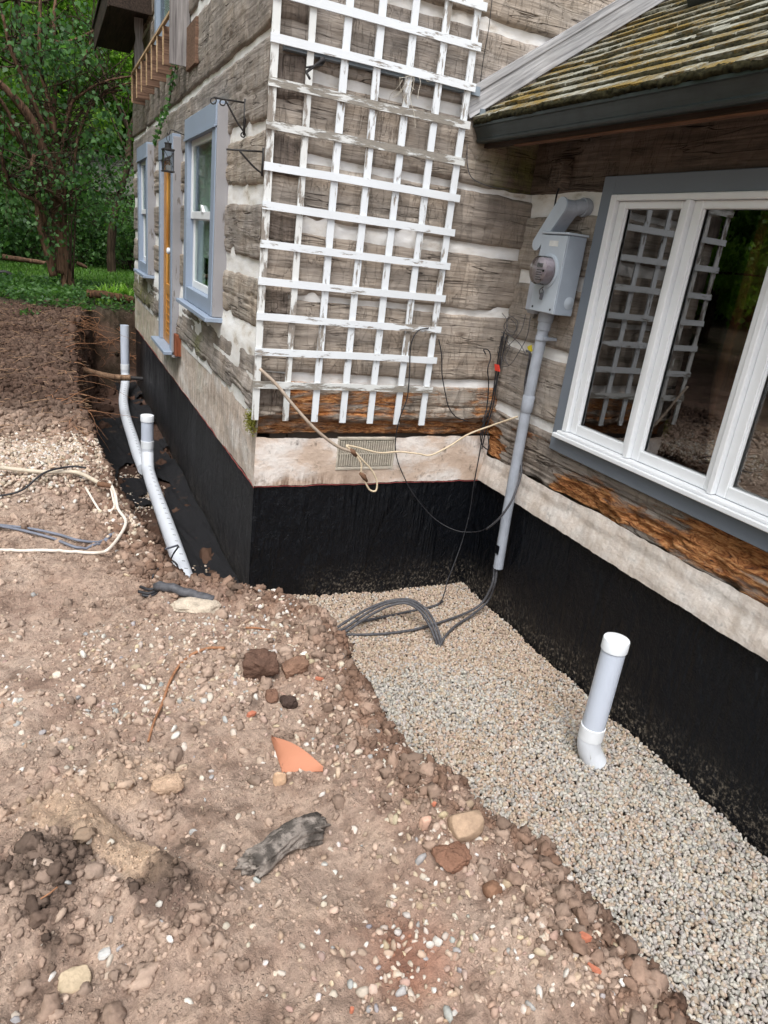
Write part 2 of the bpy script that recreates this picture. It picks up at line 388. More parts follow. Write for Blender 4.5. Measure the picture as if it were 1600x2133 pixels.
M['wood_grey_x'] = bare_wood('grey_roof_board', sr(120, 120, 122), sr(190, 190, 192), 'x', rot=(0, math.atan(.69), 0))
M['wood_brown'] = bare_wood('brown_board', sr(72, 54, 44), sr(136, 108, 90), 'x')
M['wood_edge'] = bare_wood('pale_board_edge', sr(150, 122, 92), sr(206, 178, 142), 'y')
M['wood_dark'] = bare_wood('dark_board', sr(30, 25, 22), sr(70, 58, 50), 'y')
M['fascia'] = bare_wood('fascia_board', sr(30, 24, 20), sr(66, 52, 43), 'y')
M['cedar'] = bare_wood('varnished_door', sr(150, 88, 34), sr(216, 160, 84), 'z', .35)
M['stud'] = bare_wood('bare_stud', sr(160, 98, 64), sr(214, 142, 100), 'z')
M['ply'] = bare_wood('yellow_plywood', sr(196, 150, 84), sr(224, 186, 120), 'x')
M['room'] = simple('dim_room_plaster', sr(112, 100, 90), .9, .1)
M['terracotta'] = paint_wood('terracotta', sr(188, 128, 100), .36, sr(140, 106, 88), .8)
M['brick'] = simple('brick_fragment', sr(178, 112, 88), .85, .2, .2, 60, .003)
def curtain_material():
    a = NM('white_curtain', .8, .2, color=sr(214, 222, 220)); return a.m
M['curtain'] = curtain_material()
def glass(name, k=2.0, tint=(1, 1, 1)):
    a = NM(name); t = a.t; t.nodes.remove(a.b)
    tr = a.n('ShaderNodeBsdfTransparent'); tr.inputs[0].default_value = (*tint, 1)
    gl = a.n('ShaderNodeBsdfGlossy'); gl.inputs['Roughness'].default_value = .0
    fr = a.n('ShaderNodeFresnel'); fr.inputs[0].default_value = 1.52
    mx = a.n('ShaderNodeMixShader'); a.L(a.math('MULTIPLY', fr.outputs[0], k, True), mx.inputs[0]); a.L(tr.outputs[0], mx.inputs[1]); a.L(gl.outputs[0], mx.inputs[2])
    a.L(mx.outputs[0], a.out.inputs[0]); return a.m
M['glass'] = glass('window_glass', 3.0, (.92, .94, .93))
M['glass_clear'] = glass('lantern_glass', 1.5)
M['glass_old'] = glass('old_window_glass', .55, (.92, .98, .96))
def soil_material():
    a = NM('damp_soil', .9, .25); v = a.coord()
    tint = a.attr('tint', True)
    n1 = a.noise(v, 9, 8, .65); n2 = a.noise(v, 55, 6, .7); n3 = a.noise(v, 2.3, 4); n4 = a.noise(v, 260, 3, .7)
    c = a.mix(1.0, tint, a.ramp(n1, [(.28, (.62, .60, .60)), (.5, (1, 1, 1)), (.72, (1.22, 1.2, 1.17))]), 'MULTIPLY')
    c = a.mix(1.0, c, a.ramp(n2, [(.3, .66), (.5, 1.03), (.72, 1.32)]), 'MULTIPLY')
    c = a.mix(1.0, c, a.ramp(n4, [(.3, .8), (.7, 1.2)]), 'MULTIPLY')
    c = a.mix(a.math('MULTIPLY', a.step(n3, .52, .64), .30), c, sr(146, 116, 102))
    vo = a.voro(a.map(v, (1, 1, 1)), 75, 'F1'); pb = a.math('MULTIPLY', a.ramp(vo, [(.0, 1.0), (.24, 1.0), (.34, .0)]), a.step(a.noise(v, 13, 3, .6), .50, .62))
    c = a.mix(a.math('MULTIPLY', pb, .5), c, a.ramp(a.voro(v, 75, 'F1', 'Color'), [(0, sr(128, 104, 90)), (1, sr(198, 180, 162))])); a.base(c)
    a.rough(a.ramp(a.math('ADD', a.attr('wet'), a.math('MULTIPLY', n1, .3)), [(.2, .92), (1.0, .34)]))
    h = a.math('ADD', a.math('MULTIPLY', n2, .6), a.math('MULTIPLY', n1, .7)); h = a.math('ADD', h, a.math('MULTIPLY', pb, .35)); h = a.math('ADD', h, a.math('MULTIPLY', n4, .18))
    a.bump(h, .022, .95); return a.m
M['soil'] = soil_material()
def stone_material(name, bumpd=.003):
    a = NM(name, .9, .18); v = a.coord(); n1 = a.noise(v, 120, 4, .6); n2 = a.noise(v, 25, 4, .6)
    c = a.mix(1.0, a.attr('tint', True), a.ramp(n1, [(.3, .88), (.7, 1.1)]), 'MULTIPLY'); c = a.mix(1.0, c, a.ramp(n2, [(.3, .86), (.7, 1.1)]), 'MULTIPLY'); a.base(c)
    a.bump(n1, bumpd, .6); return a.m
M['stone'] = stone_material('gravel_stone')
def leaf_material(name, lo, hi, trans=.35):
    a = NM(name, .5, .35); c = a.ramp(a.attr('rnd'), [(0, lo), (1, hi)])
    a.base(c); tl = a.n('ShaderNodeBsdfTranslucent'); a.L(a.mix(1.0, c, (1.3, 1.5, .6), 'MULTIPLY'), tl.inputs[0])
    mx = a.n('ShaderNodeMixShader'); mx.inputs[0].default_value = trans; a.L(a.b.outputs[0], mx.inputs[1]); a.L(tl.outputs[0], mx.inputs[2]); a.L(mx.outputs[0], a.out.inputs[0]); return a.m
M['leaf'] = leaf_material('lilac_leaf', (.035, .09, .035), (.10, .22, .06), .45)
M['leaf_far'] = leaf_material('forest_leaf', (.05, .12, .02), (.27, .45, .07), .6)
M['leaf_low'] = leaf_material('groundcover_leaf', (.04, .10, .035), (.11, .23, .06), .4)
M['strap'] = leaf_material('strap_leaf', (.12, .26, .04), (.30, .50, .10), .4)
M['grass'] = leaf_material('grass_blade', (.06, .16, .025), (.16, .32, .055), .4)
def bark_material(name, lo, hi):
    a = NM(name, .9, .15); v = a.coord(); n1 = a.noise(a.map(v, (34, 34, 4)), 1, 6, .65, .4); n2 = a.noise(v, 3, 3)
    a.base(a.mix(1.0, a.ramp(n1, [(.32, lo), (.66, hi)]), a.ramp(n2, [(.3, .75), (.7, 1.15)]), 'MULTIPLY')); a.bump(n1, .02, .9); return a.m
M['bark'] = bark_material('reddish_bark', sr(54, 42, 34), sr(134, 104, 84))
M['bark_dark'] = bark_material('dark_bark', sr(34, 28, 22), sr(86, 72, 58))
M['root'] = simple('orange_root', sr(150, 108, 80), .8, .2, .25, 60, .002)
M['root_dark'] = simple('brown_root', sr(112, 84, 66), .85, .2, .3, 60, .002)
def fabric_material():
    a = NM('black_filter_fabric', .85, .15); v = a.coord(); n1 = a.noise(v, 7, 6, .6); n2 = a.noise(v, 300, 2)
    c = a.ramp(n2, [(.3, sr(24, 24, 26)), (.7, sr(44, 44, 46))]); c = a.mix(a.math('MULTIPLY', a.step(n1, .60, .72), .5), c, sr(88, 72, 60)); a.base(c); a.bump(a.math('ADD', n2, a.math('MULTIPLY', n1, 2.0)), .01, .5); return a.m
M['fabric'] = fabric_material()
def shingle_material():
    a = NM('mossy_cedar_shake', .9, .15); v = a.coord()
    n1 = a.noise(a.map(v, (3, 40, 3)), 1, 5, .6); n2 = a.noise(a.map(v, (4.2, 2.6, 4.2)), 1, 8, .78); n3 = a.noise(v, 120, 4, .7)
    c = a.ramp(n1, [(.3, sr(96, 94, 84)), (.55, sr(156, 156, 144)), (.78, sr(188, 190, 178))])
    mo = a.step(a.math('ADD', n2, a.math('MULTIPLY', n3, .26)), .585, .70)
    c = a.mix(mo, c, a.ramp(n3, [(.3, sr(82, 80, 38)), (.55, sr(146, 122, 66)), (.75, sr(176, 150, 96))])); a.base(c); a.bump(a.math('ADD', n1, a.math('MULTIPLY', n3, a.math('MULTIPLY', mo, 1.0))), .012, .8); return a.m
M['shake'] = shingle_material()
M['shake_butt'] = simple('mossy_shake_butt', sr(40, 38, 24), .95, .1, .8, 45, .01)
M['moss'] = simple('golden_moss', sr(136, 122, 56), .95, .1, .45, 80, .006)
M['gutter'] = simple('dark_metal_gutter', sr(40, 48, 47), .4, .45, .35, 10)
M['chalk'] = simple('red_chalk', sr(150, 78, 76), .9, .1)
M['flashing'] = simple('galvanised_flashing', sr(128, 138, 146), .5, .5, .12, 12, 0, .3)
M['vent'] = simple('weathered_vent_metal', sr(190, 182, 168), .6, .35, .2, 30, 0, .2)
W = 1.655            # x of the wing wall
# ------------------------------------------------------------------ terrain
LIP = np.array([(.20, -7.0), (.17, -4.2), (.15, -3.35), (.13, -3.05), (.14, -2.83), (.02, -2.62), (-.06, -2.31), (-.06, -1.81), (-.03, -1.51),
                (-.09, -1.28), (-.24, -1.12), (-.40, -1.02), (-.56, -.98), (-.68, -.5), (-.79, .1), (-.84, .72), (-.90, 1.5), (-.93, 2.6), (-.90, 3.8),
                (-.85, 5.4), (-.70, 6.7), (-.62, 7.15), (.4, 7.2), (12, 7.2), (12, -7.0)])
def lipdist(x, y):
    """signed distance to the pit outline, positive inside the pit"""
    P = LIP; d = np.full(x.shape, 1e9); ins = np.zeros(x.shape, bool)
    for i in range(len(P)):
        a = P[i]; b = P[(i+1) % len(P)]; e = b-a
        t = np.clip(((x-a[0])*e[0]+(y-a[1])*e[1])/(e@e), 0, 1)
        d = np.minimum(d, np.hypot(x-a[0]-t*e[0], y-a[1]-t*e[1]))
        c = ((a[1] > y) != (b[1] > y)) & (x < (b[0]-a[0])*(y-a[1])/(b[1]-a[1]+1e-12)+a[0]); ins ^= c
    return np.where(ins, d, -d)
def sp_(px, py, z=-.12): return at(px, py, 2, z)[:2]
# named relief and colour patches: (x, y, radius, height)
def gb(x, y, c, rx, ry=None, ang=0.0):
    ry = ry or rx; ca, sa = math.cos(ang), math.sin(ang); dx, dy = x-c[0], y-c[1]
    u = (dx*ca+dy*sa)/rx; v = (-dx*sa+dy*ca)/ry; return np.exp(-(u*u+v*v))
PC = dict(clay=sp_(215, 1650), clay2=sp_(230, 1800), dark=sp_(90, 1840), dark2=sp_(330, 1890), hollow=sp_(300, 1735), dark3=sp_(600, 1500),
          lipclod=sp_(930, 1760), lip2=sp_(1120, 1960), pile=sp_(90, 975, -.06), mound=at(60, 760, 2, .1)[:2], edge=sp_(560, 1380), red=sp_(860, 2000), dark4=sp_(50, 2080),
          dark5=sp_(530, 1470))
def segd(x, y, p, q):
    e = q-p; t = np.clip(((x-p[0])*e[0]+(y-p[1])*e[1])/(e@e), 0, 1); return np.hypot(x-p[0]-t*e[0], y-p[1]-t*e[1])+.010*fbm(x*16, y*16, 0, 33, 2)
SL1, SL2, CK1, CK2 = sp_(120, 1712), sp_(320, 1830), sp_(140, 1790), sp_(318, 1862)
def ground_top(x, y):
    z = -.13+.10*ss(-.6, 1.6, y)+.20*ss(2.5, 7.2, y)+.16*ss(7.2, 12, y)+.35*ss(12, 26, y)
    z = z+.02*ss(-2.5, -4.5, y)
    z = z+.045*gb(x, y, PC['clay'], .14, .09, .3)+.026*ss(.062, .040, segd(x, y, SL1, SL2))-.014*np.exp(-(segd(x, y, CK1, CK2)/.010)**2)+.075*gb(x, y, PC['dark'], .13, .12)+.05*gb(x, y, PC['dark2'], .12, .09)
    z = z-.05*gb(x, y, PC['hollow'], .14, .06, -.9)+.045*gb(x, y, PC['edge'], .30, .22)+.07*gb(x, y, PC['lipclod'], .16)+.05*gb(x, y, PC['lip2'], .18)
    z = z+.07*gb(x, y, PC['pile'], .42, .40)+.17*gb(x, y, PC['mound'], .8, 1.6)+.05*gb(x, y, (-1.1, 3.2), .3, .8)
    return z
def height(x, y, fine=True):
    x = np.asarray(x, float); y = np.asarray(y, float)
    d = lipdist(x, y)
    near = ss(9, 4, y)
    d = d+near*(.055*fbm(x*4.5, y*4.5, 3, 5, 3)+.02*fbm(x*21, y*21, 1, 9, 2))
    top = ground_top(x, y)
    lump = fbm(x*5, y*5, 0, 11, 4)*.035+fbm(x*1.1, y*1.1, 0, 12, 2)*.03
    rough_ = .55+.7*ss(-.55, -.02, d)+.5*ss(1.5, 3, y)+.9*gb(x, y, PC['dark'], .2)+.8*gb(x, y, PC['dark2'], .2)+.5*gb(x, y, PC['clay'], .2)
    b = 1-np.abs(fbm(x*13, y*13, .3, 21, 4))*2.2
    b2 = 1-np.abs(fbm(x*36, y*36, .7, 22, 3))*2.2
    lumps = lump+rough_*(.020*b+.0085*b2)-.012
    if fine: lumps = lumps+.0028*fbm(x*90, y*90, 0, 31, 2)
    lumps = lumps*np.where(y > 8.5, .4, 1.0)
    top = top+lumps+.024*np.exp(-((d+.09)/.09)**2)*near*ss(-.3, -1.1, y)*(.55+1.3*ss(-.3, .4, fbm(x*4, y*4, 0, 34, 2)))
    corner = gb(x, y, (-.25, -.55), .45, .6)
    # cut bank, steep in the open trench and slumped beside the outer corner of the house
    slope = 2.6-1.3*corner+5*ss(1.0, 2.2, y)
    cut = top-np.maximum(d, 0)*slope+.03*ss(0, .1, d)*fbm(x*9, y*9, 1, 41, 3)
    floor = -.865+.02*fbm(x*3, y*3, 0, 51, 3)+np.where(x < .02, .012*b, 0)
    return np.where(d > 0, np.maximum(cut, floor), top)
def seg(a, b, st): return np.linspace(a, b, max(2, int(abs(b-a)/st)+1))[:-1]
gx = np.concatenate([seg(-60, -16, 4), seg(-16, -5, .5), seg(-5, -1.9, .09), seg(-1.9, .72, .0085), seg(.72, 2.4, .06), seg(2.4, 12, .8), seg(12, 60, 6), [60.]])
gy = np.concatenate([seg(-40, -12, 4), seg(-12, -4.2, .4), seg(-4.2, -3.5, .05), seg(-3.5, .6, .0085), seg(.6, 3, .016), seg(3, 8, .03), seg(8, 14, .12), seg(14, 26, .6), seg(26, 70, 4), [70.]])
X, Y = np.meshgrid(gx, gy, indexing='ij'); x, y = X.ravel(), Y.ravel()
z = height(x, y)
def mixc(a, b, f): return a+(np.array(b)-a)*f[:, None]
def soil_tint(x, y, d):
    t = np.tile(np.array(sr(170, 148, 132)), (len(x), 1))
    n = fbm(x*3.1, y*3.1, 0, 61, 4); n2 = fbm(x*8, y*8, 0, 62, 4); n5 = fbm(x*19, y*19, 0, 63, 3)
    t = mixc(t, sr(186, 165, 149), ss(.1, .45, n)*.8)
    t = mixc(t, sr(136, 111, 96), ss(.12, .42, n2)*.40)
    t = mixc(t, sr(120, 98, 84), ss(.2, .4, n5)*.5)
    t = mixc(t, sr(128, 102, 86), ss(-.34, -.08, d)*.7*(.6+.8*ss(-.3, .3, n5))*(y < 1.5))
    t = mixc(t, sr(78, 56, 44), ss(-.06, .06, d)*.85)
    t = mixc(t, sr(184, 160, 140), ss(.3, .6, gb(x, y, PC['clay'], .22, .13, .3)+.5*n2+.3*n5)*.9)
    t = mixc(t, sr(192, 166, 142), ss(.075, .05, segd(x, y, SL1, SL2))*.95)
    for k, r, c in (('dark', .12, 1.45), ('dark2', .08, 1.4), ('dark5', .06, .8)):
        t = mixc(t, sr(82, 68, 60), ss(.34, .80, gb(x, y, PC[k], r)*c*.8+.55*n2+.45*n5)*.78)
    t = mixc(t, sr(150, 92, 66), np.clip(gb(x, y, PC['red'], .1)*1.3, 0, 1)*.6)
    t = mixc(t, sr(76, 56, 46), ss(1.0, 2.2, y)*.85)                      # darker spoil heap further back
    t = mixc(t, sr(70, 52, 43), ss(.0, .35, fbm(x*2.2, y*2.2, 0, 64, 4))*ss(1.0, 2.4, y)*.7)
    t = mixc(t, sr(46, 44, 30), ss(6.6, 7.6, y+.4*n)*.85)
    return t
D = lipdist(x, y)
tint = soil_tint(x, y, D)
wet = .15+.5*gb(x, y, PC['hollow'], .15)+.35*gb(x, y, PC['clay2'], .3, .1, -.95)+.25*gb(x, y, PC['dark'], .2)
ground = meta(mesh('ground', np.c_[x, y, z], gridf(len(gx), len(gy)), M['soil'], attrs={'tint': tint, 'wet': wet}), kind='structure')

# interpolated ground height from the grid
Zg = z.reshape(len(gx), len(gy))
def gh(x, y):
    x = np.asarray(x, float); y = np.asarray(y, float)
    i = np.clip(np.searchsorted(gx, x)-1, 0, len(gx)-2); j = np.clip(np.searchsorted(gy, y)-1, 0, len(gy)-2)
    fx = (x-gx[i])/(gx[i+1]-gx[i]); fy = (y-gy[j])/(gy[j+1]-gy[j])
    return Zg[i, j]*(1-fx)*(1-fy)+Zg[i+1, j]*fx*(1-fy)+Zg[i, j+1]*(1-fx)*fy+Zg[i+1, j+1]*fx*fy
def gp(px, py, z0=-.12, it=6):
    """where the ray of a survey pixel meets the ground"""
    z_ = z0
    for _ in range(it):
        p = at(px, py, 2, z_); z_ = .5*z_+.5*float(gh(p[0], p[1]))
    p = at(px, py, 2, z_); return np.array([p[0], p[1], float(gh(p[0], p[1]))])

# ------------------------------------------------------------------ stones
def stone_bases(k, lvl=1, seed=3):
    r = np.random.default_rng(seed); out = []
    c = [(a, b, d) for a in (-1, 0, 1) for b in (-1, 0, 1) for d in (-1, 0, 1) if (a, b, d) != (0, 0, 0)]
    ix = {p: i for i, p in enumerate(c)}; F = []
    for ax in range(3):
        for s_ in (-1, 1):
            for i in (-1, 0):
                for j in (-1, 0):
                    def P(u, v_):
                        q = [0, 0, 0]; q[ax] = s_; q[(ax+1) % 3] = u; q[(ax+2) % 3] = v_; return ix[tuple(q)]
                    l = [P(i, j), P(i+1, j), P(i+1, j+1), P(i, j+1)]; F.append(l if s_ > 0 else l[::-1])
    F = np.array(F); V0 = np.array(c, float); V0 /= np.linalg.norm(V0, axis=1)[:, None]**.75
    for _ in range(k):
        V = V0.copy()
        for _c in range(5):    # flat broken facets
            n = r.normal(size=3); n /= np.linalg.norm(n); h = r.uniform(.55, .85); dd = V@n-h
            V = V-np.where(dd > 0, dd, 0)[:, None]*n*.9
        out.append(V+r.normal(size=V.shape)*.05)
    return out, F
SB, SF = stone_bases(12)
def clod_bases(k, m_=4, seed=8):
    """crumbly lumps: a cube grid blown up and broken by noise"""
    idx = {}; V = []; F = []
    def vid(p):
        if p not in idx: idx[p] = len(V); V.append(p)
        return idx[p]
    for ax in range(3):
        for s_ in (0, m_):
            for i in range(m_):
                for j in range(m_):
                    def P(u, v_):
                        q = [0, 0, 0]; q[ax] = s_; q[(ax+1) % 3] = u; q[(ax+2) % 3] = v_; return vid(tuple(q))
                    l = [P(i, j), P(i+1, j), P(i+1, j+1), P(i, j+1)]; F.append(l if s_ else l[::-1])
    V = np.array(V, float)/m_*2-1; V /= np.linalg.norm(V, axis=1)[:, None]; out = []
    for q in range(k):
        d = 1+.55*fbm(V[:, 0]*1.6+q*9, V[:, 1]*1.6, V[:, 2]*1.6, seed+q, 3)+.45*fbm(V[:, 0]*4.5, V[:, 1]*4.5+q*5, V[:, 2]*4.5, seed+q+50, 2)
        out.append(V*d[:, None])
    return out, np.array(F)
CB, CF = clod_bases(10)
def rotm(r, n):
    q = r.normal(size=(n, 4)); q /= np.linalg.norm(q, axis=1)[:, None]; a, b, c, d = q.T
    return np.stack([np.stack([1-2*(c*c+d*d), 2*(b*c-a*d), 2*(b*d+a*c)], -1), np.stack([2*(b*c+a*d), 1-2*(b*b+d*d), 2*(c*d-a*b)], -1),
                     np.stack([2*(b*d-a*c), 2*(c*d+a*b), 1-2*(b*b+c*c)], -1)], 1)
def scatter(name, pos, size, cols, mat, kind='stuff', label=None, cat=None, seed=1, flat=.7, smooth=True, flatlie=False, rough_base=False):
    SBx, SFx = (CB, CF) if rough_base else (SB, SF)
    r = np.random.default_rng(seed); n = len(pos); B = np.array(SBx)[r.integers(0, len(SBx), n)]
    sc = size[:, None]*np.stack([r.uniform(.85, 1.35, n), r.uniform(.7, 1.05, n), r.uniform(flat*.7, flat*1.15, n)], -1)
    R = rotm(r, n)
    if flatlie:
        th = r.uniform(0, 2*np.pi, n); tz = r.normal(size=n)*.25; R0 = np.zeros((n, 3, 3)); R0[:, 0, 0] = np.cos(th); R0[:, 0, 1] = -np.sin(th); R0[:, 1, 0] = np.sin(th); R0[:, 1, 1] = np.cos(th); R0[:, 2, 2] = 1
        T = np.zeros((n, 3, 3)); T[:, 0, 0] = 1; T[:, 1, 1] = np.cos(tz); T[:, 1, 2] = -np.sin(tz); T[:, 2, 1] = np.sin(tz); T[:, 2, 2] = np.cos(tz); R = R0@T
    V = np.einsum('nij,nkj->nki', R, B*sc[:, None, :])+pos[:, None, :]
    k = B.shape[1]; F = (SFx[None]+(np.arange(n)*k)[:, None, None]).reshape(-1, 4)
    o = mesh(name, V.reshape(-1, 3), F, mat, attrs={'tint': np.repeat(cols, k, 0)}, smooth=smooth)
    return meta(o, label, cat, kind=kind)
def palette(r, n, pal, wts, var=.10):
    P = np.array([sr(*c) for c in pal]); i = r.choice(len(P), n, p=np.array(wts)/sum(wts)); return np.clip(P[i]*(1+r.normal(size=(n, 1))*var)+r.normal(size=(n, 3))*.008, .01, .9)

# trench gravel: x from bank to wing wall
r = np.random.default_rng(11)
FL = -.835
def gravel_layer(cell, z0, seed):
    r = np.random.default_rng(seed)
    xs = np.arange(-.62, W+.0, cell); ys = np.arange(-4.3, .5, cell); gx_, gy_ = np.meshgrid(xs, ys); p = np.stack([gx_.ravel(), gy_.ravel()], -1)
    p = p+r.uniform(-.5, .5, p.shape)*cell*1.1
    inside = ((p[:, 0] > .0) & (p[:, 1] < .005) & (p[:, 0] < W-.005))
    p = p[inside]
    zt = z0+.022*fbm(p[:, 0]*3, p[:, 1]*3, 0, 71, 3)+.05*ss(.6, .1, p[:, 0])
    keep = gh(p[:, 0], p[:, 1]) < zt+.03
    return np.c_[p, zt][keep]
G = np.vstack([gravel_layer(.017, FL-.011, 5), gravel_layer(.017, FL-.002, 6), gravel_layer(.021, FL+.002, 7)])
n = len(G); sz = r.uniform(.0075, .0128, n)
gr_tan = palette(r, n, [(186, 166, 147), (194, 175, 157), (177, 157, 139), (198, 187, 174), (186, 180, 174)], [30, 28, 18, 14, 8], .05)
gr_grey = palette(r, n, [(190, 186, 180), (204, 200, 193), (174, 171, 167), (182, 166, 150), (194, 181, 166), (158, 156, 154)], [28, 22, 16, 16, 14, 3], .05)
u = ss(-.35, .35, fbm(G[:, 0]*1.7, G[:, 1]*1.7, 0, 72, 3)+.9*ss(-.8, -2.4, G[:, 1])-.15+.5*ss(.9, .35, G[:, 0])-.35)
sel = (r.random(n) < u)[:, None]
G[:, 2] += r.uniform(-.006, .006, n)
scatter('trench_gravel', G, sz, np.where(sel, gr_grey*np.array([.97, .95, .92]), gr_tan)*.89, M['stone'], 'stuff', 'crushed stone gravel spread along the foundation trench', 'gravel', 21)
# gravel under the far pipes and the spoil-side gravel heap
def blob_pts(specs, seed):
    r = np.random.default_rng(seed); out = []
    for (cx, cy, rx, ry, n_, zo) in specs:
        q = r.normal(size=(n_, 2))*.55; p = np.c_[cx+q[:, 0]*rx, cy+q[:, 1]*ry]; out.append(np.c_[p, gh(p[:, 0], p[:, 1])+zo])
    return np.vstack(out)
c1 = sp_(90, 965, -.04); c3 = sp_(330, 1240, -.35); c2 = at(270, 1015, 2, -.8)[:2]; c4 = at(350, 1180, 2, -.75)[:2]
HP = blob_pts([(c1[0], c1[1], .55, .42, 3000, .012), (c1[0]-.5, c1[1], .5, .4, 800, .012), (c2[0]+.1, c2[1], .16, .5, 420, .01), (c4[0], c4[1], .22, .35, 900, .015), (-.35, -.35, .22, .25, 900, .012), (.0, -.75, .22, .2, 500, .01), (-.75, -.2, .14, .5, 260, .01)], 31)
n = len(HP)
scatter('spilled_gravel', HP, r.uniform(.009, .0155, n), palette(r, n, [(182, 162, 144), (196, 180, 164), (164, 148, 132), (206, 200, 192)], [30, 26, 20, 14]), M['stone'], 'stuff', 'tan gravel heaped on the soil beside the far trench', 'gravel', 22)
# loose pebbles on the soil
def pebbles(N, seed):
    r = np.random.default_rng(seed); P = []
    px = r.uniform(-450, 1420, N); py = r.uniform(1180, 2133, N)
    d = RC.T @ np.stack([(px-800)/FP, (py-1066.5)/FP, np.ones(N)]); t = (-.12-CAM[2])/d[2]; p = CAM[:2, None]+d[:2]*t; x, y = p
    dens = .024+1.1*gb(x, y, sp_(350, 1390), .34, .34)+.8*gb(x, y, sp_(560, 1290), .35, .22)+.5*gb(x, y, sp_(700, 1500), .22, .35)+.22*gb(x, y, sp_(980, 2050), .28, .3)+.16*gb(x, y, sp_(1000, 1850), .25, .3)
    dens = dens*(.45+.9*ss(-.2, .4, fbm(x*7, y*7, 0, 81, 3)))
    dd = lipdist(x, y); dens = dens+.10*ss(-.3, -.1, dd); k = (r.random(N) < dens) & (dd < .30)
    return x[k], y[k]
px_, py_ = pebbles(32000, 41)
n = len(px_); rs = np.random.default_rng(42); size = np.minimum(rs.gamma(3.0, .0019, n)+.0032, .017)
PB = np.c_[px_, py_, gh(px_, py_)+size*rs.uniform(-.45, .45, n)]
scatter('loose_pebbles', PB, size, palette(rs, n, [(192, 180, 166), (204, 198, 190), (184, 163, 146), (166, 143, 126), (160, 158, 155), (184, 167, 142)], [22, 9, 30, 28, 7, 4], .09), M['stone'], 'stuff', 'loose pale pebbles scattered over the bare soil', 'pebbles', 23, .6, smooth=False)
# soil clods
def clod_pts(N, seed):
    r = np.random.default_rng(seed); x = r.uniform(-1.7, .45, N); y = r.uniform(-3.6, .8, N); d = lipdist(x, y)
    w_ = .06+.72*ss(-.34, -.05, d)*ss(.32, .18, d)+1.0*gb(x, y, PC['dark'], .17)+.9*gb(x, y, PC['dark2'], .15)+.35*gb(x, y, PC['clay'], .22)+.6*gb(x, y, PC['edge'], .25)+.25*gb(x, y, (-.8, -.1), .4, .6)
    w_ = w_*ss(.045, .085, segd(x, y, SL1, SL2)); k = r.random(N) < w_*(.3+ss(-.1, .5, fbm(x*6, y*6, 0, 83, 3))); return x[k], y[k]
cx_, cy_ = clod_pts(60000, 43); n = len(cx_); cs = rs.gamma(1.5, .0034, n)+.003; cs = np.minimum(cs*(1+.4*ss(-.25, -.08, lipdist(cx_, cy_))), .028)
xf = rs.uniform(-3.3, -.72, 14000); yf = rs.uniform(.9, 7.2, 14000); df = lipdist(xf, yf); kf = df < .12; xf, yf = xf[kf], yf[kf]
sf_ = rs.gamma(1.5, .008, len(xf))+.006; sf_ = np.minimum(sf_, .030)
xg = rs.uniform(-.9, -.05, 900); yg = rs.uniform(.2, 7.1, 900); kg = rs.random(900) < ss(.0, .5, fbm(xg*3, yg*1.2, 0, 85, 3)+.35*ss(4.2, 6, yg)); xg, yg = xg[kg], yg[kg]; sg_ = rs.gamma(1.8, .012, len(xg))+.01
CXY = np.c_[np.r_[cx_, xf, xg], np.r_[cy_, yf, yg]]; cs = np.r_[cs, sf_, sg_]
ct = soil_tint(CXY[:, 0], CXY[:, 1], lipdist(CXY[:, 0], CXY[:, 1]))*rs.uniform(.6, 1.15, (len(CXY), 1))
scatter('soil_clods', np.c_[CXY, gh(CXY[:, 0], CXY[:, 1])+cs*.15], cs, ct, M['stone'], 'stuff', 'crumbly brown soil clods along the cut bank', 'soil', 24, .8, smooth=True, rough_base=True)

x2, y2 = rs.uniform(-2.5, .35, 80000), rs.uniform(-3.6, .6, 80000); d2 = lipdist(x2, y2)
k2 = (d2 < .3) & (rs.random(80000) < .22+.5*ss(-.1, .4, fbm(x2*5, y2*5, 0, 86, 3))+.4*ss(-.4, 0, d2)); x2, y2 = x2[k2], y2[k2]; s2 = np.minimum(rs.gamma(1.6, .0013, len(x2))+.0016, .009)
scatter('soil_crumbs', np.c_[x2, y2, gh(x2, y2)+s2*.2], s2, soil_tint(x2, y2, lipdist(x2, y2))*rs.uniform(.72, 1.12, (len(x2), 1)), M['stone'], 'stuff', 'fine soil crumbs and grit over the trampled ground', 'soil', 25, .8, smooth=False)

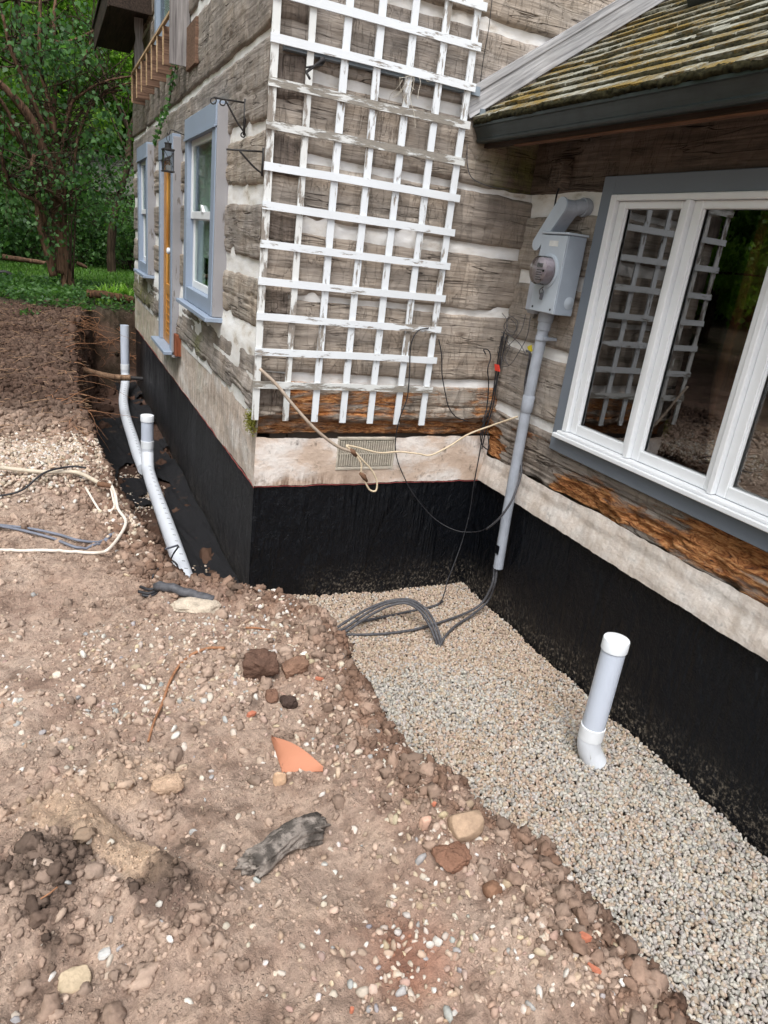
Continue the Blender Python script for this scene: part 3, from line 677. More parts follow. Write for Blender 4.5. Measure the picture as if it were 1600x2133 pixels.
# ------------------------------------------------------------------ the house
house = empty('log_cabin', 'two storey hewn log cabin with white chinking, black foundation and a mossy roofed wing', 'house')
def wall_frame(kind):
    """u along the wall, z up, d outwards"""
    if kind == 'A': return lambda u, z_, d: np.stack([u, -d, z_], -1)
    if kind == 'L': return lambda u, z_, d: np.stack([-d, u, z_], -1)
    if kind == 'R': return lambda u, z_, d: np.stack([W-d, u, z_], -1)
def wavy(u, seed, a=.012): return a*fbm(u*2.2, seed*3.7, 0, seed, 3)+a*.55*fbm(u*9, seed*1.3, 0, seed+5, 3)
def log_wall(kind, u0, u1, courses, holes, attrf, seed, du=.016, nz=26, slope=None):
    fr = wall_frame(kind); VV = []; FF = []; UV = []; AT = {k: [] for k in ('rnd', 'rot', 'dark', 'moss')}; off = 0
    us = np.arange(u0, u1+du*.5, du)
    for ci, (za, zb) in enumerate(courses):
        sd = seed*31+ci*7; k = nz if ci else nz*2; us = np.arange(u0, u1+du*.5, du if (ci or kind == 'L') else du*.5)
        v = np.linspace(0, 1, k); U, Vv = np.meshgrid(us, v, indexing='ij')
        zlo = za-.011+wavy(us, sd, .012); zhi = zb+.011+wavy(us, sd+3, .014)
        z_ = zlo[:, None]+(zhi-zlo)[:, None]*Vv
        hgt = zb-za; e = np.minimum(Vv, 1-Vv)*hgt
        d = .010-.055*(1-ss(0, .013, e))-.006*(1-ss(0, .04, e))
        d = d+.008*fbm(U*1.3, z_*3, sd, sd, 3)+.005*fbm(U*7, z_*7, sd, sd+1, 3)
        # hewing facets: shallow steps at irregular spacing, scalloped lower edge
        st = np.floor(U*5.3+1.6*fbm(U*1.7, z_*1.2, sd, sd+2, 2)); d = d+.006*(_h(st.astype(np.int64), np.full(st.shape, sd, np.int64), (z_*6).astype(np.int64), 3)-.5)
        bite = ss(.15, .5, fbm(U*3.5, z_*.0+ci*3.1, 0, sd+9, 3))*(1-ss(.0, .07, Vv*hgt)); d = d-.05*bite
        # long checks
        for q in range(3):
            zc = za+hgt*(.2+.6*_h(np.int64(q), np.int64(sd), np.int64(1), 9)); zc = zc+.02*fbm(us*1.1, q*9.0, 0, sd+q, 2)+.01*fbm(us*8, q*5.0, 0, sd+q, 2)
            on_ = ss(.12, .34, fbm(us*.9, q*3.0, 0, sd+40+q, 2)); d = d-.014*on_[:, None]*np.exp(-((z_-zc[:, None])/.0055)**2)
        rnd = np.full(U.shape, float(_h(np.int64(ci), np.int64(seed), np.int64(5), 2)))
        rot, dark, moss, dd = attrf(ci, U, z_, Vv); d = d+dd
        P = fr(U.ravel(), z_.ravel(), d.ravel()); f = gridf(len(us), k)
        cu = U.ravel()[f].mean(1); cz = z_.ravel()[f].mean(1); keep = np.ones(len(f), bool)
        for (a, b, c_, e_) in holes: keep &= ~((cu > a) & (cu < b) & (cz > c_) & (cz < e_))
        VV.append(P); FF.append(f[keep]+off); off += len(P); UV.append(np.c_[U.ravel(), z_.ravel()])
        for kk, arr in (('rnd', rnd), ('rot', rot), ('dark', dark), ('moss', moss)): AT[kk].append(np.broadcast_to(arr, U.shape).ravel())
    F = np.vstack(FF)
    if kind == 'L': F = F[:, ::-1]
    o = mesh('log_wall', np.vstack(VV), F, M['log'], house, uv=np.vstack(UV), attrs={k_: np.concatenate(a_) for k_, a_ in AT.items()})
    return o
def sheet(name, kind, u0, u1, z0, z1, holes, df, mat, parent, seed, du=.02, dz=.02, attrs=None, zedge=None):
    fr = wall_frame(kind); us = np.arange(u0, u1+du*.5, du); zs = np.linspace(0, 1, max(3, int((z1-z0)/dz))); U, T = np.meshgrid(us, zs, indexing='ij')
    lo = np.full(len(us), z0); hi = np.full(len(us), z1)
    if zedge: lo, hi = zedge(us)
    Z_ = lo[:, None]+(hi-lo)[:, None]*T; d = df(U, Z_)
    f = gridf(len(us), len(zs)); cu = U.ravel()[f].mean(1); cz = Z_.ravel()[f].mean(1); keep = np.ones(len(f), bool)
    for (a, b, c_, e_) in holes: keep &= ~((cu > a) & (cu < b) & (cz > c_) & (cz < e_))
    at_ = {k: np.broadcast_to(v(U, Z_), U.shape).ravel() for k, v in (attrs or {}).items()}; at_.setdefault('rnd', np.full(U.size, .37*seed % 1))
    F = f[keep]
    if kind == 'L': F = F[:, ::-1]
    return mesh(name, fr(U.ravel(), Z_.ravel(), d.ravel()), F, mat, parent, uv=np.c_[U.ravel(), Z_.ravel()], attrs=at_)
Z0 = lambda U: np.zeros(U.shape)
# openings
HL = [(1.12, 2.28, .88, 2.20), (2.98, 3.80, -.0, 2.14), (4.80, 5.80, .88, 2.20), (3.25, 4.38, 3.06, 4.3)]
HR = [(-4.6, -.81, .50, 1.94)]
# courses
CA = [(.325, .655), (.715, 1.13), (1.165, 1.49), (1.565, 1.84), (1.885, 2.215), (2.27, 2.655), (2.71, 3.13), (3.2, 3.62), (3.68, 4.1)]
CL = [(.47, .78), (.94, 1.21), (1.325, 1.615), (1.725, 1.975), (2.035, 2.415), (2.46, 2.93), (2.99, 3.40), (3.46, 3.9), (3.95, 4.1)]
CR = [(.205, .52), (.585, .955), (1.02, 1.365), (1.445, 1.76), (1.89, 2.22), (2.25, 2.43)]
def attA(ci, U, z_, V):
    rot = Z0(U); dark = Z0(U); dd = Z0(U); moss = Z0(U)
    if ci == 0:
        rot = (.40+.18*fbm(U*2.2, 2, 0, 4, 3))*ss(-.1, .2, U)*ss(.3, .5, V)+.52*ss(.5, .25, V); dark = ss(.42, .25, V+.10*fbm(U*4, 3, 0, 5, 3))*.42
        dd = -.055*ss(.40, .22, V+.12*fbm(U*5, 1, 0, 6, 3))+.02*fbm(U*14, z_*30, 0, 7, 3)*ss(.45, .3, V)
    if ci == 3: dark = .35*ss(.9, 1.5, U)
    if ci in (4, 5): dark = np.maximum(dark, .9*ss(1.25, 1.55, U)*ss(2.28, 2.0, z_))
    if ci in (4,): moss = .5*ss(1.1, 1.5, U)
    dark = np.maximum(dark, .6*ss(.17, .10, U)*(ci > 90)); return rot, dark, moss, dd
log_wall('A', -.012, 3.2, CA, [], attA, 1)
def attL(ci, U, z_, V):
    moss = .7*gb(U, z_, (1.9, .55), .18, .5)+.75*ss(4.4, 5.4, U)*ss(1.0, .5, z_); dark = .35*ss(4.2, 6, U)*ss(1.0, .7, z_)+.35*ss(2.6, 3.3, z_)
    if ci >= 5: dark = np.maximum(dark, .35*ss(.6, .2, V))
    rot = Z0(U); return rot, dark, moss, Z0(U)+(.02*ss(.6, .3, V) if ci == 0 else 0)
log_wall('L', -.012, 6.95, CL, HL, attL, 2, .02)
def attR(ci, U, z_, V):
    dark = Z0(U); rot = Z0(U); moss = Z0(U)
    if ci == 0:
        n1 = fbm(U*2.0, z_*11, 0, 91, 4); rot = .20+.42*ss(.02, .26, n1)*ss(.98, .7, V)+.42*gb(U, V, (-1.95, .30), .50, .30)+.38*gb(U, V, (-1.15, .40), .22, .18)+.25*gb(U, V, (-.45, .8), .2, .15)+.25*ss(-.12, .03, U); dark = .32*np.ones(U.shape)
        dd = -.03*ss(.1, .4, n1)+.010*fbm(U*3, z_*60, 0, 92, 3)+.016*np.minimum(0, fbm(U*9, z_*28, 0, 93, 4))*ss(.3, .6, rot)*3
        return rot, dark, moss, dd
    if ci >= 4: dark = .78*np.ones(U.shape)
    if ci == 3: dark = .5*ss(.0, -.1, U)*0
    return rot, dark, moss, Z0(U)
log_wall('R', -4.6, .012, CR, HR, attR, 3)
# chinking behind the logs
def chd(k): return lambda U, Z_: -.014+.006*fbm(U*4, Z_*14, 0, 100+k, 4)+.004*fbm(U*30, Z_*30, 0, 101+k, 2)
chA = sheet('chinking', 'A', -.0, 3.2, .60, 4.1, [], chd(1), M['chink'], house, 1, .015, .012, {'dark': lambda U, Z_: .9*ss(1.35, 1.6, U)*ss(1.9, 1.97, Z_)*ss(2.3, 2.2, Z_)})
chL = sheet('chinking', 'L', -.0, 6.95, .42, 4.1, HL, lambda U, Z_: -.010+.007*fbm(U*2.5, Z_*9, 0, 107, 4)+.02*ss(1.0, .8, Z_), M['chink'], house, 2, .025, .014, {'dark': lambda U, Z_: .45*ss(4.5, 6, U)*ss(1, .5, Z_)})
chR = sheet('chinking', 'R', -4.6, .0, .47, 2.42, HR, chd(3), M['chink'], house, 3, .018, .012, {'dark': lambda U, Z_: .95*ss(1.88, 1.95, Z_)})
# ends of the side wall logs, showing in the face of wall A as dark end grain
mb = []
for i, (za, zb, w_) in enumerate([(2.10, 2.33, .16), (1.745, 1.97, .165), (1.425, 1.59, .16), (1.04, 1.19, .14), (.50, .72, .17), (2.44, 2.68, .15)]):
    us = np.linspace(-.035, w_, 14); vs = np.linspace(0, 1, 12); U, V = np.meshgrid(us, vs, indexing='ij')
    e = np.minimum(np.minimum(U+.035, w_-U), np.minimum(V, 1-V)*(zb-za)); d = .022-.06*(1-ss(0, .014, e))+.008*fbm(U*20, V*6, i, 120+i, 3)
    zz = za+(zb-za)*V+.05*(U-.06)*(.5-V)+.01*fbm(U*9, i, 0, 130, 2)
    mesh('log_end', np.stack([U, -d, zz], -1).reshape(-1, 3), gridf(14, 12), M['log'], house, uv=np.c_[V.ravel()*.4+i, U.ravel()*.9],
         attrs={'rnd': np.full(U.size, .2+.1*i), 'rot': np.zeros(U.size), 'dark': np.full(U.size, .62), 'moss': np.zeros(U.size)})
# small log end above the meter on the wing wall
us = np.linspace(-.39, -.24, 12); vs = np.linspace(0, 1, 12); U, V = np.meshgrid(us, vs, indexing='ij'); e = np.minimum(np.minimum(U+.39, -.24-U), np.minimum(V, 1-V)*.17)
mesh('log_end', np.stack([W-(.07-.05*(1-ss(0, .012, e))), U, 1.90+.17*V], -1).reshape(-1, 3), gridf(12, 12), M['log'], house, uv=np.c_[V.ravel(), U.ravel()],
     attrs={'rnd': np.full(U.size, .4), 'rot': np.zeros(U.size), 'dark': np.full(U.size, .8), 'moss': np.zeros(U.size)})
# solid cores behind the faces: walls have thickness and the rooms are closed
mb = MB()
def core(kind, u0, u1, z0, z1, holes, t0=-.11, t1=-.22):
    """wall body as blocks round the openings"""
    hs_ = sorted(holes); cur = u0
    def blk(a, b, c_, d_):
        if b-a < .005 or d_-c_ < .005: return
        if kind == 'A': mb.box(a, b, -t0, -t1, c_, d_)
        elif kind == 'L': mb.box(-t0, -t1, a, b, c_, d_)
        else: mb.box(W-t0, W-t1, a, b, c_, d_)
    for (a, b, c_, e_) in hs_:
        a_, b_ = max(a, u0), min(b, u1)
        if b_ <= cur: blk(a_, b_, e_, z1); continue
        blk(cur, a_, z0, z1); blk(a_, b_, z0, c_); blk(a_, b_, e_, z1); cur = b_
    blk(cur, u1, z0, z1)
core('A', .225, 3.25, -1.3, 4.1, []); core('R', -4.6, -.0, -1.3, 2.32, HR)
HL2 = [HL[0], (HL[1][0], 3.80, 0.0, 2.14), HL[2]]
core('L', .12, 6.95, -1.3, 3.02, HL2); core('L', .12, 6.95, 3.02, 4.1, [HL[3]])
mb.build('wall_core', M['room'], house)
# black coated foundation
def wob(seed, a=.006): return lambda us: a*fbm(us*7, seed, 0, 140+seed, 3)+a*.6*fbm(us*30, seed, 0, 141+seed, 2)
bkd = lambda U, Z_: -.006+.004*fbm(U*5, Z_*5, 0, 150, 4)+.0016*fbm(U*34, Z_*34, 0, 151, 3)
for kind, u0, u1, sp, du_ in (('A', -.004, W+.006, 0, .014), ('L', .0, 6.95, 1, .025), ('R', -4.6, .004, 0, .014)):
    fo = sheet('foundation_wall', kind, u0, u1, -1.1, .004, [], bkd, M['black'], house, 1, du_, .014,
               {'dust': lambda U, Z_, k=kind: ss(-.52, -.82, Z_)*(.75 if k == 'L' else 1.0)*ss(-.5, .5, fbm(U*2.5, Z_*3, 0, 153, 3)+.25)*ss(.30, .55, U if k == 'A' else U*0+1), 'sheen_speck': lambda U, Z_, s_=sp: s_*(.35+.65*ss(5, 1.2, U))+Z_*0},
               zedge=lambda us, s_=ord(kind): (np.full(len(us), -1.1), .002+wob(s_)(us)))
mb = MB(); rl = lambda k, a, b, s_: [wall_frame(k)(np.array([u_]), np.array([-.0015+float(wob(ord(k))(np.array([u_]))[0])]), np.array([.0045]))[0] for u_ in np.arange(a, b, .03)]
mb.tube(rl('A', .0, W, 1), .0022, 4).tube(rl('L', .0, 6.9, 2), .003, 4).tube(rl('R', -4.5, .0, 3), .0022, 4); mb.build('chalk_line', M['chalk'], house)
# parging strips
def pe(k, lo_a, hi, ha=.02): return lambda us: (.006+wob(ord(k))(us), hi+ha*fbm(us*2.2, 3, 0, 160, 3)+ha*.5*fbm(us*11, 3, 0, 161, 3))
sheet('parging', 'A', -.01, W+.004, 0, .33, [(.525, .925, .105, .315)], lambda U, Z_: .006+.004*fbm(U*5, Z_*6, 0, 162, 4), M['parging'], house, 1, .012, .012,
      {'moss': lambda U, Z_: Z0(U), 'dark': lambda U, Z_: .9*gb(U, Z_, (.25, .02), .5, .06)+.5*ss(1.2, 1.55, U)*ss(.2, .3, Z_)}, pe('A', 0, .325))
sheet('parging', 'L', -.006, 6.95, 0, .46, [(2.98, 3.8, .33, 3)], lambda U, Z_: .006+.028*ss(.1, .42, Z_)*0+.012*fbm(U*3, Z_*5, 0, 163, 4), M['parging'], house, 2, .022, .014,
      {'white': lambda U, Z_: .4+Z0(U), 'moss': lambda U, Z_: .75*ss(3.8, 5, U)+.5*gb(U, Z_, (1.9, .4), .2, .2), 'dark': lambda U, Z_: .45*np.ones(U.shape)}, pe('L', 0, .455, .05))
sheet('parging', 'R', -4.6, .004, 0, .215, [], lambda U, Z_: .004+.03*ss(.22, .02, Z_)+.006*fbm(U*4, Z_*8, 0, 164, 4)+.012*ss(.12, .18, Z_+.03*fbm(U*3, 1, 0, 165, 3)), M['parging'], house, 3, .012, .010,
      {'white': lambda U, Z_: .68+Z0(U), 'moss': lambda U, Z_: Z0(U), 'dark': lambda U, Z_: .25+Z0(U)}, pe('R', 0, .215))
# vent grille in the parging
vt = MB(); vt.box(.525, .925, .004, .02, .105, .315).box(.52, .93, -.012, .004, .10, .118, .003).box(.52, .93, -.012, .004, .302, .32, .003).box(.52, .535, -.012, .004, .118, .302, .003).box(.915, .93, -.012, .004, .118, .302, .003)
vent = vt.build('foundation_vent', M['vent'], house)
sl_ = MB()
for row in range(2):
    for i in range(23): sl_.box(.543+i*.0162, .551+i*.0162, -.010, .0035, .124+row*.09, .205+row*.09, .002)
sl_.box(.537, .913, -.0085, .0035, .2055, .2135); sl_.build('grille', M['vent'], vent)
mo = []
# flashing angle behind the trellis
MB().hexa([(.02, -.055, 2.325), (1.16, -.055, 2.325), (1.16, -.006, 2.325), (.02, -.006, 2.325), (.02, -.045, 2.372), (1.16, -.045, 2.372), (1.16, -.006, 2.372), (.02, -.006, 2.372)]).build('flashing', M['flashing'], house)
MB().box(-.034, -.022, .004, .02, 2.05, 4.05).build('corner_flashing', M['flashing'], house)
# moss tuft on the foundation corner
# ------------------------------------------------------------------ windows of the main cabin (front at x = -.08)
def side_window(y0, y1, z0, z1, curtain=True, proud=.08, head=.14, rail=None):
    f = MB()
    f.box(-proud, -.002, y0, y0+.12, z0, z1, .004).box(-proud, -.002, y1-.12, y1, z0, z1, .004)
    f.box(-proud-.004, -.002, y0-.01, y1+.01, z1-head, z1+.01, .004).box(-proud+.004, -.002, y0+.12, y1-.12, z0, z0+.11, .004)
    f.box(-proud-.012, -proud-.004, y0, y1, z1-head-.004, z1-head+.012)
    wdw = f.build('window', M['blue'], house)
    MB().box(-proud-.05, .0, y0-.05, y1+.05, z0-.035, z0-.003, .004).build('sill', M['blue'], wdw)
    jm = MB(); jm.box(-proud+.006, .02, y0-.028, y0-.0035, z0-.0, z1-.01, .003); jm.build('jamb', M['lav'], wdw)
    a, b, c, d = y0+.12, y1-.12, z0+.11, z1-head; rz = rail or (c+d)/2
    s = MB()
    for lo, hi, xo in ((rz-.02, d, -.035), (c, rz+.02, -.012)):
        s.box(xo-.014, xo+.014, a, a+.045, lo, hi, .003).box(xo-.014, xo+.014, b-.045, b, lo, hi, .003)
        s.box(xo-.0135, xo+.0135, a+.045, b-.045, hi-.045, hi-.0005, .003).box(xo-.0135, xo+.0135, a+.045, b-.045, lo+.0005, lo+.055, .003)
    s.build('sash', M['vinyl'], wdw)
    g = MB(); g.box(-.037, -.033, a+.046, b-.046, rz+.036, d-.046).box(-.014, -.010, a+.046, b-.046, c+.056, rz-.026); g.build('pane', M['glass_old'], wdw)
    if curtain:
        ys = np.linspace(a-.1, b+.1, 120); zs = np.linspace(c-.1, d+.1, 12); U, Z_ = np.meshgrid(ys, zs, indexing='ij')
        X_ = .022+.010*np.sin(U*70+2*fbm(U*5, Z_*.6, 0, 7, 2))+.012*fbm(U*12, Z_*1, 0, 8, 2)
        keepf = gridf(120, 12); cu = U.ravel()[keepf].mean(1); cz = Z_.ravel()[keepf].mean(1)
        gap = np.abs(cu-(a+b)/2-.1) > (.0+.10*ss(rz-.1, c, cz))
        mesh('curtain', np.stack([X_, U, Z_], -1).reshape(-1, 3), keepf[gap], M['curtain'], wdw)
    return wdw
w1 = side_window(1.10, 2.29, .88, 2.21)
w0 = side_window(4.80, 5.76, .88, 2.24)
mp = MB(); mp.hexa([(-.055, 1.62, 1.560), (-.035, 1.62, 1.560), (-.035, 1.70, 1.560), (-.055, 1.70, 1.560), (-.055, 1.64, 1.578), (-.035, 1.64, 1.578), (-.035, 1.71, 1.61), (-.055, 1.71, 1.61)]); mp.build('sash_lock', M['vinyl'], w1)
# upstairs window
uw = MB(); uw.box(-.05, -.002, 3.20, 3.32, 3.06, 4.2, .004).box(-.05, -.002, 4.26, 4.40, 3.06, 4.2, .004).box(-.048, -.002, 3.32, 4.26, 3.06, 3.14, .004)
uw = uw.build('window', M['blue'], house); MB().box(-.012, -.008, 3.32, 4.26, 3.14, 4.15).build('pane', M['glass_old'], uw)
ys = np.linspace(3.45, 4.30, 120); zs = np.linspace(3.02, 4.2, 6); U, Z_ = np.meshgrid(ys, zs, indexing='ij')
mesh('curtain', np.stack([.04+.02*np.sin(U*62), U, Z_], -1).reshape(-1, 3), gridf(120, 6), M['curtain'], uw)
# door
d = MB(); y0, y1, z0, z1 = 2.95, 3.82, .33, 2.17
d.box(-.08, -.002, y0, y0+.09, z0, z1, .004).box(-.08, -.002, y1-.10, y1, z0, z1, .004).box(-.083, -.002, y0-.012, y1+.012, z1-.16, z1+.012, .004)
door = d.build('door', M['blue'], house)
MB().box(-.15, .02, y0-.03, y1+.06, z0-.04, z0-.003, .006).build('sill', M['blue'], door)
MB().box(-.075, .03, y0-.03, y0-.0035, z0-.06, z1-.01, .003).build('jamb', M['lav'], door)
lf = MB(); a, b = y0+.09, y1-.10
lf.box(-.045, -.005, a, a+.05, z0, z1-.16, .004).box(-.045, -.005, b-.19, b, z0, z1-.16, .004).box(-.0445, -.0055, a+.05, b-.19, .80, .90, .004).box(-.0445, -.0055, a+.05, b-.19, z0, z0+.1, .004).box(-.036, -.015, a+.05, b-.19, z0+.1, .80)
for i in range(5): lf.box(-.044, -.036, a+.05, b-.19, z0+.13+i*.07, z0+.145+i*.07, .003)
lf.build('door_leaf', M['cedar'], door)
MB().box(-.03, -.025, a+.05, b-.19, .90, z1-.16).build('pane', M['glass_old'], door)
MB().lathe((-.045, a+.03, 1.22), (-1, 0, 0), [(0, .012), (.03, .012), (.034, .026), (.05, .030), (.062, .018), (.064, 0)], 14).build('handle', M['vinyl'], door, 'auto')
MB().box(-.06, -.002, 2.80, 2.915, .30, .50, .004).build('threshold_end', bare_wood('rusty_board_end', sr(96, 52, 34), sr(150, 92, 66), 'z'), door)
# rooms
rm = MB(); rm.box(.25, 8, .3, .34, 0, 4.0).box(7.9, 8, .3, 6.8, 0, 4).box(.25, 8, 6.74, 6.8, 0, 4).box(.21, 8, .3, 6.8, -.04, 0).box(.21, 8, .3, 6.8, 3.96, 4.0).box(.21, 8, .3, 6.8, 2.86, 2.9)
rm.box(1.87, 5.6, -4.6, -4.56, -.1, 2.3).box(5.5, 5.6, -4.6, -.05, -.1, 2.3).box(1.87, 5.6, -4.56, -.05, -.14, -.1).box(1.87, 5.6, -.10, -.05, -.1, 2.3).box(1.87, 5.6, -4.56, -.05, 2.22, 2.26)
rm.build('room', M['room'], house)
# far and hidden sides, upper roof
ow = MB(); ow.box(.05, 8.2, 6.95, 7.1, -1.2, 4.3).box(8.0, 8.15, .05, 6.94, -1.2, 4.3).box(3.26, 8, .045, .2, -1.3, 4.1)
ow.box(1.9, 5.9, -4.78, -4.61, -1.3, 2.6).box(5.7, 5.85, -4.6, .0, -1.3, 2.6); ow.build('outer_wall', M['wood_dark'], house)
# ------------------------------------------------------------------ wing window (grey trim, three white sashes)
g = MB(); xf = W-.045
g.box(xf, W+.01, -.805, -.715, .455, 1.955, .003).box(xf, W+.01, -4.6, -.805, 1.865, 1.955, .003).box(xf-.006, W+.01, -4.6, -.805, .455, .545, .003)
wing = g.build('window', M['grey_trim'], house)
MB().box(xf-.05, W+.01, -4.6, -.775, .547, .572, .004).box(xf-.032, W+.01, -4.6, -.79, .573, .588, .003).build('sill', M['vinyl'], wing)
v = MB(); v.box(xf-.012, W+.03, -.850, -.806, .59, 1.864, .004).box(xf-.012, W+.03, -4.6, -.850, 1.835, 1.8645, .004)
bays = [(-1.325, -.852), (-1.875, -1.357), (-2.43, -1.907), (-2.985, -2.462), (-3.54, -3.017)]
for a, b in bays: v.box(xf-.016, W+.03, a-.031, a-.0005, .59, 1.835, .004)
v.build('frame', M['vinyl'], wing)
s = MB()
for a, b in bays:
    s.box(xf+.012, W+.02, a, a+.042, .59, 1.834, .004).box(xf+.012, W+.02, b-.052, b-.0005, .59, 1.834, .004).box(xf+.013, W+.019, a+.042, b-.052, 1.798, 1.8335, .004).box(xf+.013, W+.019, a+.042, b-.052, .5905, .648, .004)
    s.box(xf+.024, xf+.03, a+.042, a+.052, .648, 1.798).box(xf+.024, xf+.03, b-.062, b-.052, .648, 1.798)
s.build('sash', M['vinyl'], wing)
for a, b in bays: MB().box(W-.008, W-.003, a+.042, b-.052, .648, 1.798).build('pane', M['glass'], wing)
# inside the wing: bare studs and a sheet of plywood
st = MB()
for y_ in (-1.02, -1.60, -2.14, -2.66, -3.2): st.box(W+.12, W+.21, y_-.05, y_, -.1, 2.2)
st.box(W+.12, W+.21, -4.5, -.3, .50, .54); st.build('stud', M['stud'], house)
ply = MB().box(1.95, 3.3, -3.2, -1.05, .86, .885).box(2.08, 2.13, -1.25, -1.2, -.1, .86).box(3.2, 3.25, -1.25, -1.2, -.1, .86).box(2.08, 2.13, -3.15, -3.1, -.1, .86).box(3.2, 3.25, -3.15, -3.1, -.1, .86).build('work_table', M['ply'])
meta(ply, 'yellow plywood table top inside the wing behind the window glass', 'table')
# ------------------------------------------------------------------ wing roof
SL = math.atan(.69); cs_, sn_ = math.cos(SL), math.sin(SL); EX, EZ = 1.205, 2.205
def rp(s_, y_, t): return np.array([EX+s_*cs_-t*sn_, y_, EZ+s_*sn_+t*cs_])
sk = MB(); bt = MB(); rr_ = np.random.default_rng(5)
ncourse = 27; ex = .116
for k in range(ncourse):
    y_ = -.02
    while y_ > -5.0:
        wd = rr_.uniform(.09, .2); s0 = k*ex+rr_.normal()*.006-.03; th = rr_.uniform(.018, .026); y2 = y_-wd+.006; tl = .045+rr_.normal()*.003
        p = [rp(s0, y_, tl-th), rp(s0+.26, y_, .004), rp(s0+.26, y2, .004), rp(s0, y2, tl-th), rp(s0, y_, tl), rp(s0+.26, y_, .012), rp(s0+.26, y2, .012), rp(s0, y2, tl)]
        sk.hexa(p); y_ -= wd
roof = MB().hexa([rp(-.04, -.01, -.03), rp(3.2, -.01, -.03), rp(3.2, -5.05, -.03), rp(-.04, -5.05, -.03), rp(-.04, -.01, .0), rp(3.2, -.01, .0), rp(3.2, -5.05, .0), rp(-.04, -5.05, .0)]).build('roof', M['wood_dark'], house)
sk.build('shake_courses', M['shake'], roof)
# moss packed under each row of butts
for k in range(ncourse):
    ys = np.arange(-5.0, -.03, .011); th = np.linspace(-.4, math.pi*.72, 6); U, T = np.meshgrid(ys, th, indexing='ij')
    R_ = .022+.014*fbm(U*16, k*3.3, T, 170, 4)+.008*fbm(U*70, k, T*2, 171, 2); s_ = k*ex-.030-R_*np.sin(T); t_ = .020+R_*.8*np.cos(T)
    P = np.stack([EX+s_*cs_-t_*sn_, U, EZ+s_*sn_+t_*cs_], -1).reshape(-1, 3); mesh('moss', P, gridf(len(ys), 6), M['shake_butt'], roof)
b = MB().hexa([rp(-.06, -.012, .05), rp(3.1, -.012, .05), rp(3.1, -.034, .05), rp(-.06, -.034, .05), rp(-.06, -.012, .185), rp(3.1, -.012, .185), rp(3.1, -.034, .185), rp(-.06, -.034, .185)])
b.hexa([rp(-.06, -.036, .148), rp(3.1, -.036, .148), rp(3.1, -.040, .148), rp(-.06, -.040, .148), rp(-.06, -.036, .186), rp(3.1, -.036, .186), rp(3.1, -.040, .186), rp(-.06, -.040, .186)])
b.build('flashing_board', M['wood_grey_x'], roof)
MB().box(1.185, 1.215, -.045, -.006, 2.19, 2.27).build('flashing', M['flashing'], roof)
vb = MB().hexa([rp(1.10, -.52, .03), rp(1.62, -.52, .03), rp(1.62, -1.6, .03), rp(1.10, -1.6, .03), rp(1.10, -.52, .12), rp(1.62, -.52, .12), rp(1.62, -1.6, .12), rp(1.10, -1.6, .12)])
vb.hexa([rp(1.06, -.48, .121), rp(1.66, -.48, .121), rp(1.66, -1.64, .121), rp(1.06, -1.64, .121), rp(1.06, -.48, .145), rp(1.66, -.48, .145), rp(1.66, -1.64, .145), rp(1.06, -1.64, .145)])
vb.build('skylight', M['gutter'], roof)
prof = [(1.250, 2.186), (1.250, 2.104), (1.240, 2.098), (1.207, 2.098), (1.197, 2.104), (1.194, 2.112), (1.199, 2.120), (1.192, 2.136), (1.178, 2.156), (1.171, 2.170), (1.158, 2.173), (1.158, 2.187), (1.172, 2.187), (1.174, 2.176), (1.181, 2.158), (1.196, 2.138), (1.204, 2.120), (1.210, 2.104), (1.240, 2.104), (1.245, 2.186)]
gt = MB().prism([(x_, -.028, z_) for x_, z_ in prof], (0, -5.0, 0))
gutter = gt.build('gutter', M['gutter'], house)
MB().prism([(x_, -.024, z_) for x_, z_ in prof[:12]], (0, -.0035, 0)).build('end_cap', M['gutter'], gutter)
fa = MB().box(1.252, 1.28, -5.02, -.025, 2.078, 2.215, .003).build('fascia', M['fascia'], house)
MB().box(1.250, 1.285, -5.02, -.34, 2.070, 2.077, .001).build('drip_strip', bare_wood('orange_batten', sr(70, 48, 36), sr(120, 84, 62), 'y'), fa)
MB().hexa([(1.281, -5.0, 2.09), (1.68, -5.0, 2.30), (1.68, -.02, 2.30), (1.281, -.02, 2.09), (1.281, -5.0, 2.11), (1.68, -5.0, 2.32), (1.68, -.02, 2.32), (1.281, -.02, 2.11)]).build('soffit', M['wood_dark'], house)
# ------------------------------------------------------------------ balcony, eave hood
bl = MB(); fins = [2.70, 3.10, 3.49, 3.88, 4.27, 4.72, 5.18, 5.62]
rail_ = MB().box(-.15, -.125, 2.66, 5.66, 2.985, 3.01, .002).box(-.15, -.02, 5.645, 5.665, 2.72, 2.984, .002)
balcony = rail_.build('balcony', M['wood_edge'], house)
for y_ in fins:
    MB().box(-.135, .0, y_-.011, y_+.011, 2.70, 2.983, .002).build('bracket_board', M['wood_brown'], balcony)
    MB().box(-.146, -.1355, y_-.012, y_+.012, 2.70, 2.983, .002).build('board_edge', M['wood_edge'], balcony)
MB().box(-.05, -.0, 2.712, 5.60, 2.89, 2.91).build('ledger', M['wood_brown'], balcony)
def carved(cx, y_, z0, z1, w_, name='baluster'):
    zs = np.linspace(z0, z1, 30); t = (zs-z0)/(z1-z0)
    hw = w_*(.5-.13*np.exp(-((t-.62)/.09)**2)+.03*np.exp(-((t-.45)/.1)**2))
    pts = [(cx-h, y_, q) for h, q in zip(hw, zs)]+[(cx+h, y_, q) for h, q in zip(hw[::-1], zs[::-1])]
    return MB().prism(pts, (0, .025, 0)).build(name, M['wood_grey'], balcony)
carved(-.078, 2.63, 2.64, 3.7, .15); carved(-.10, 5.30, 2.98, 3.48, .09)
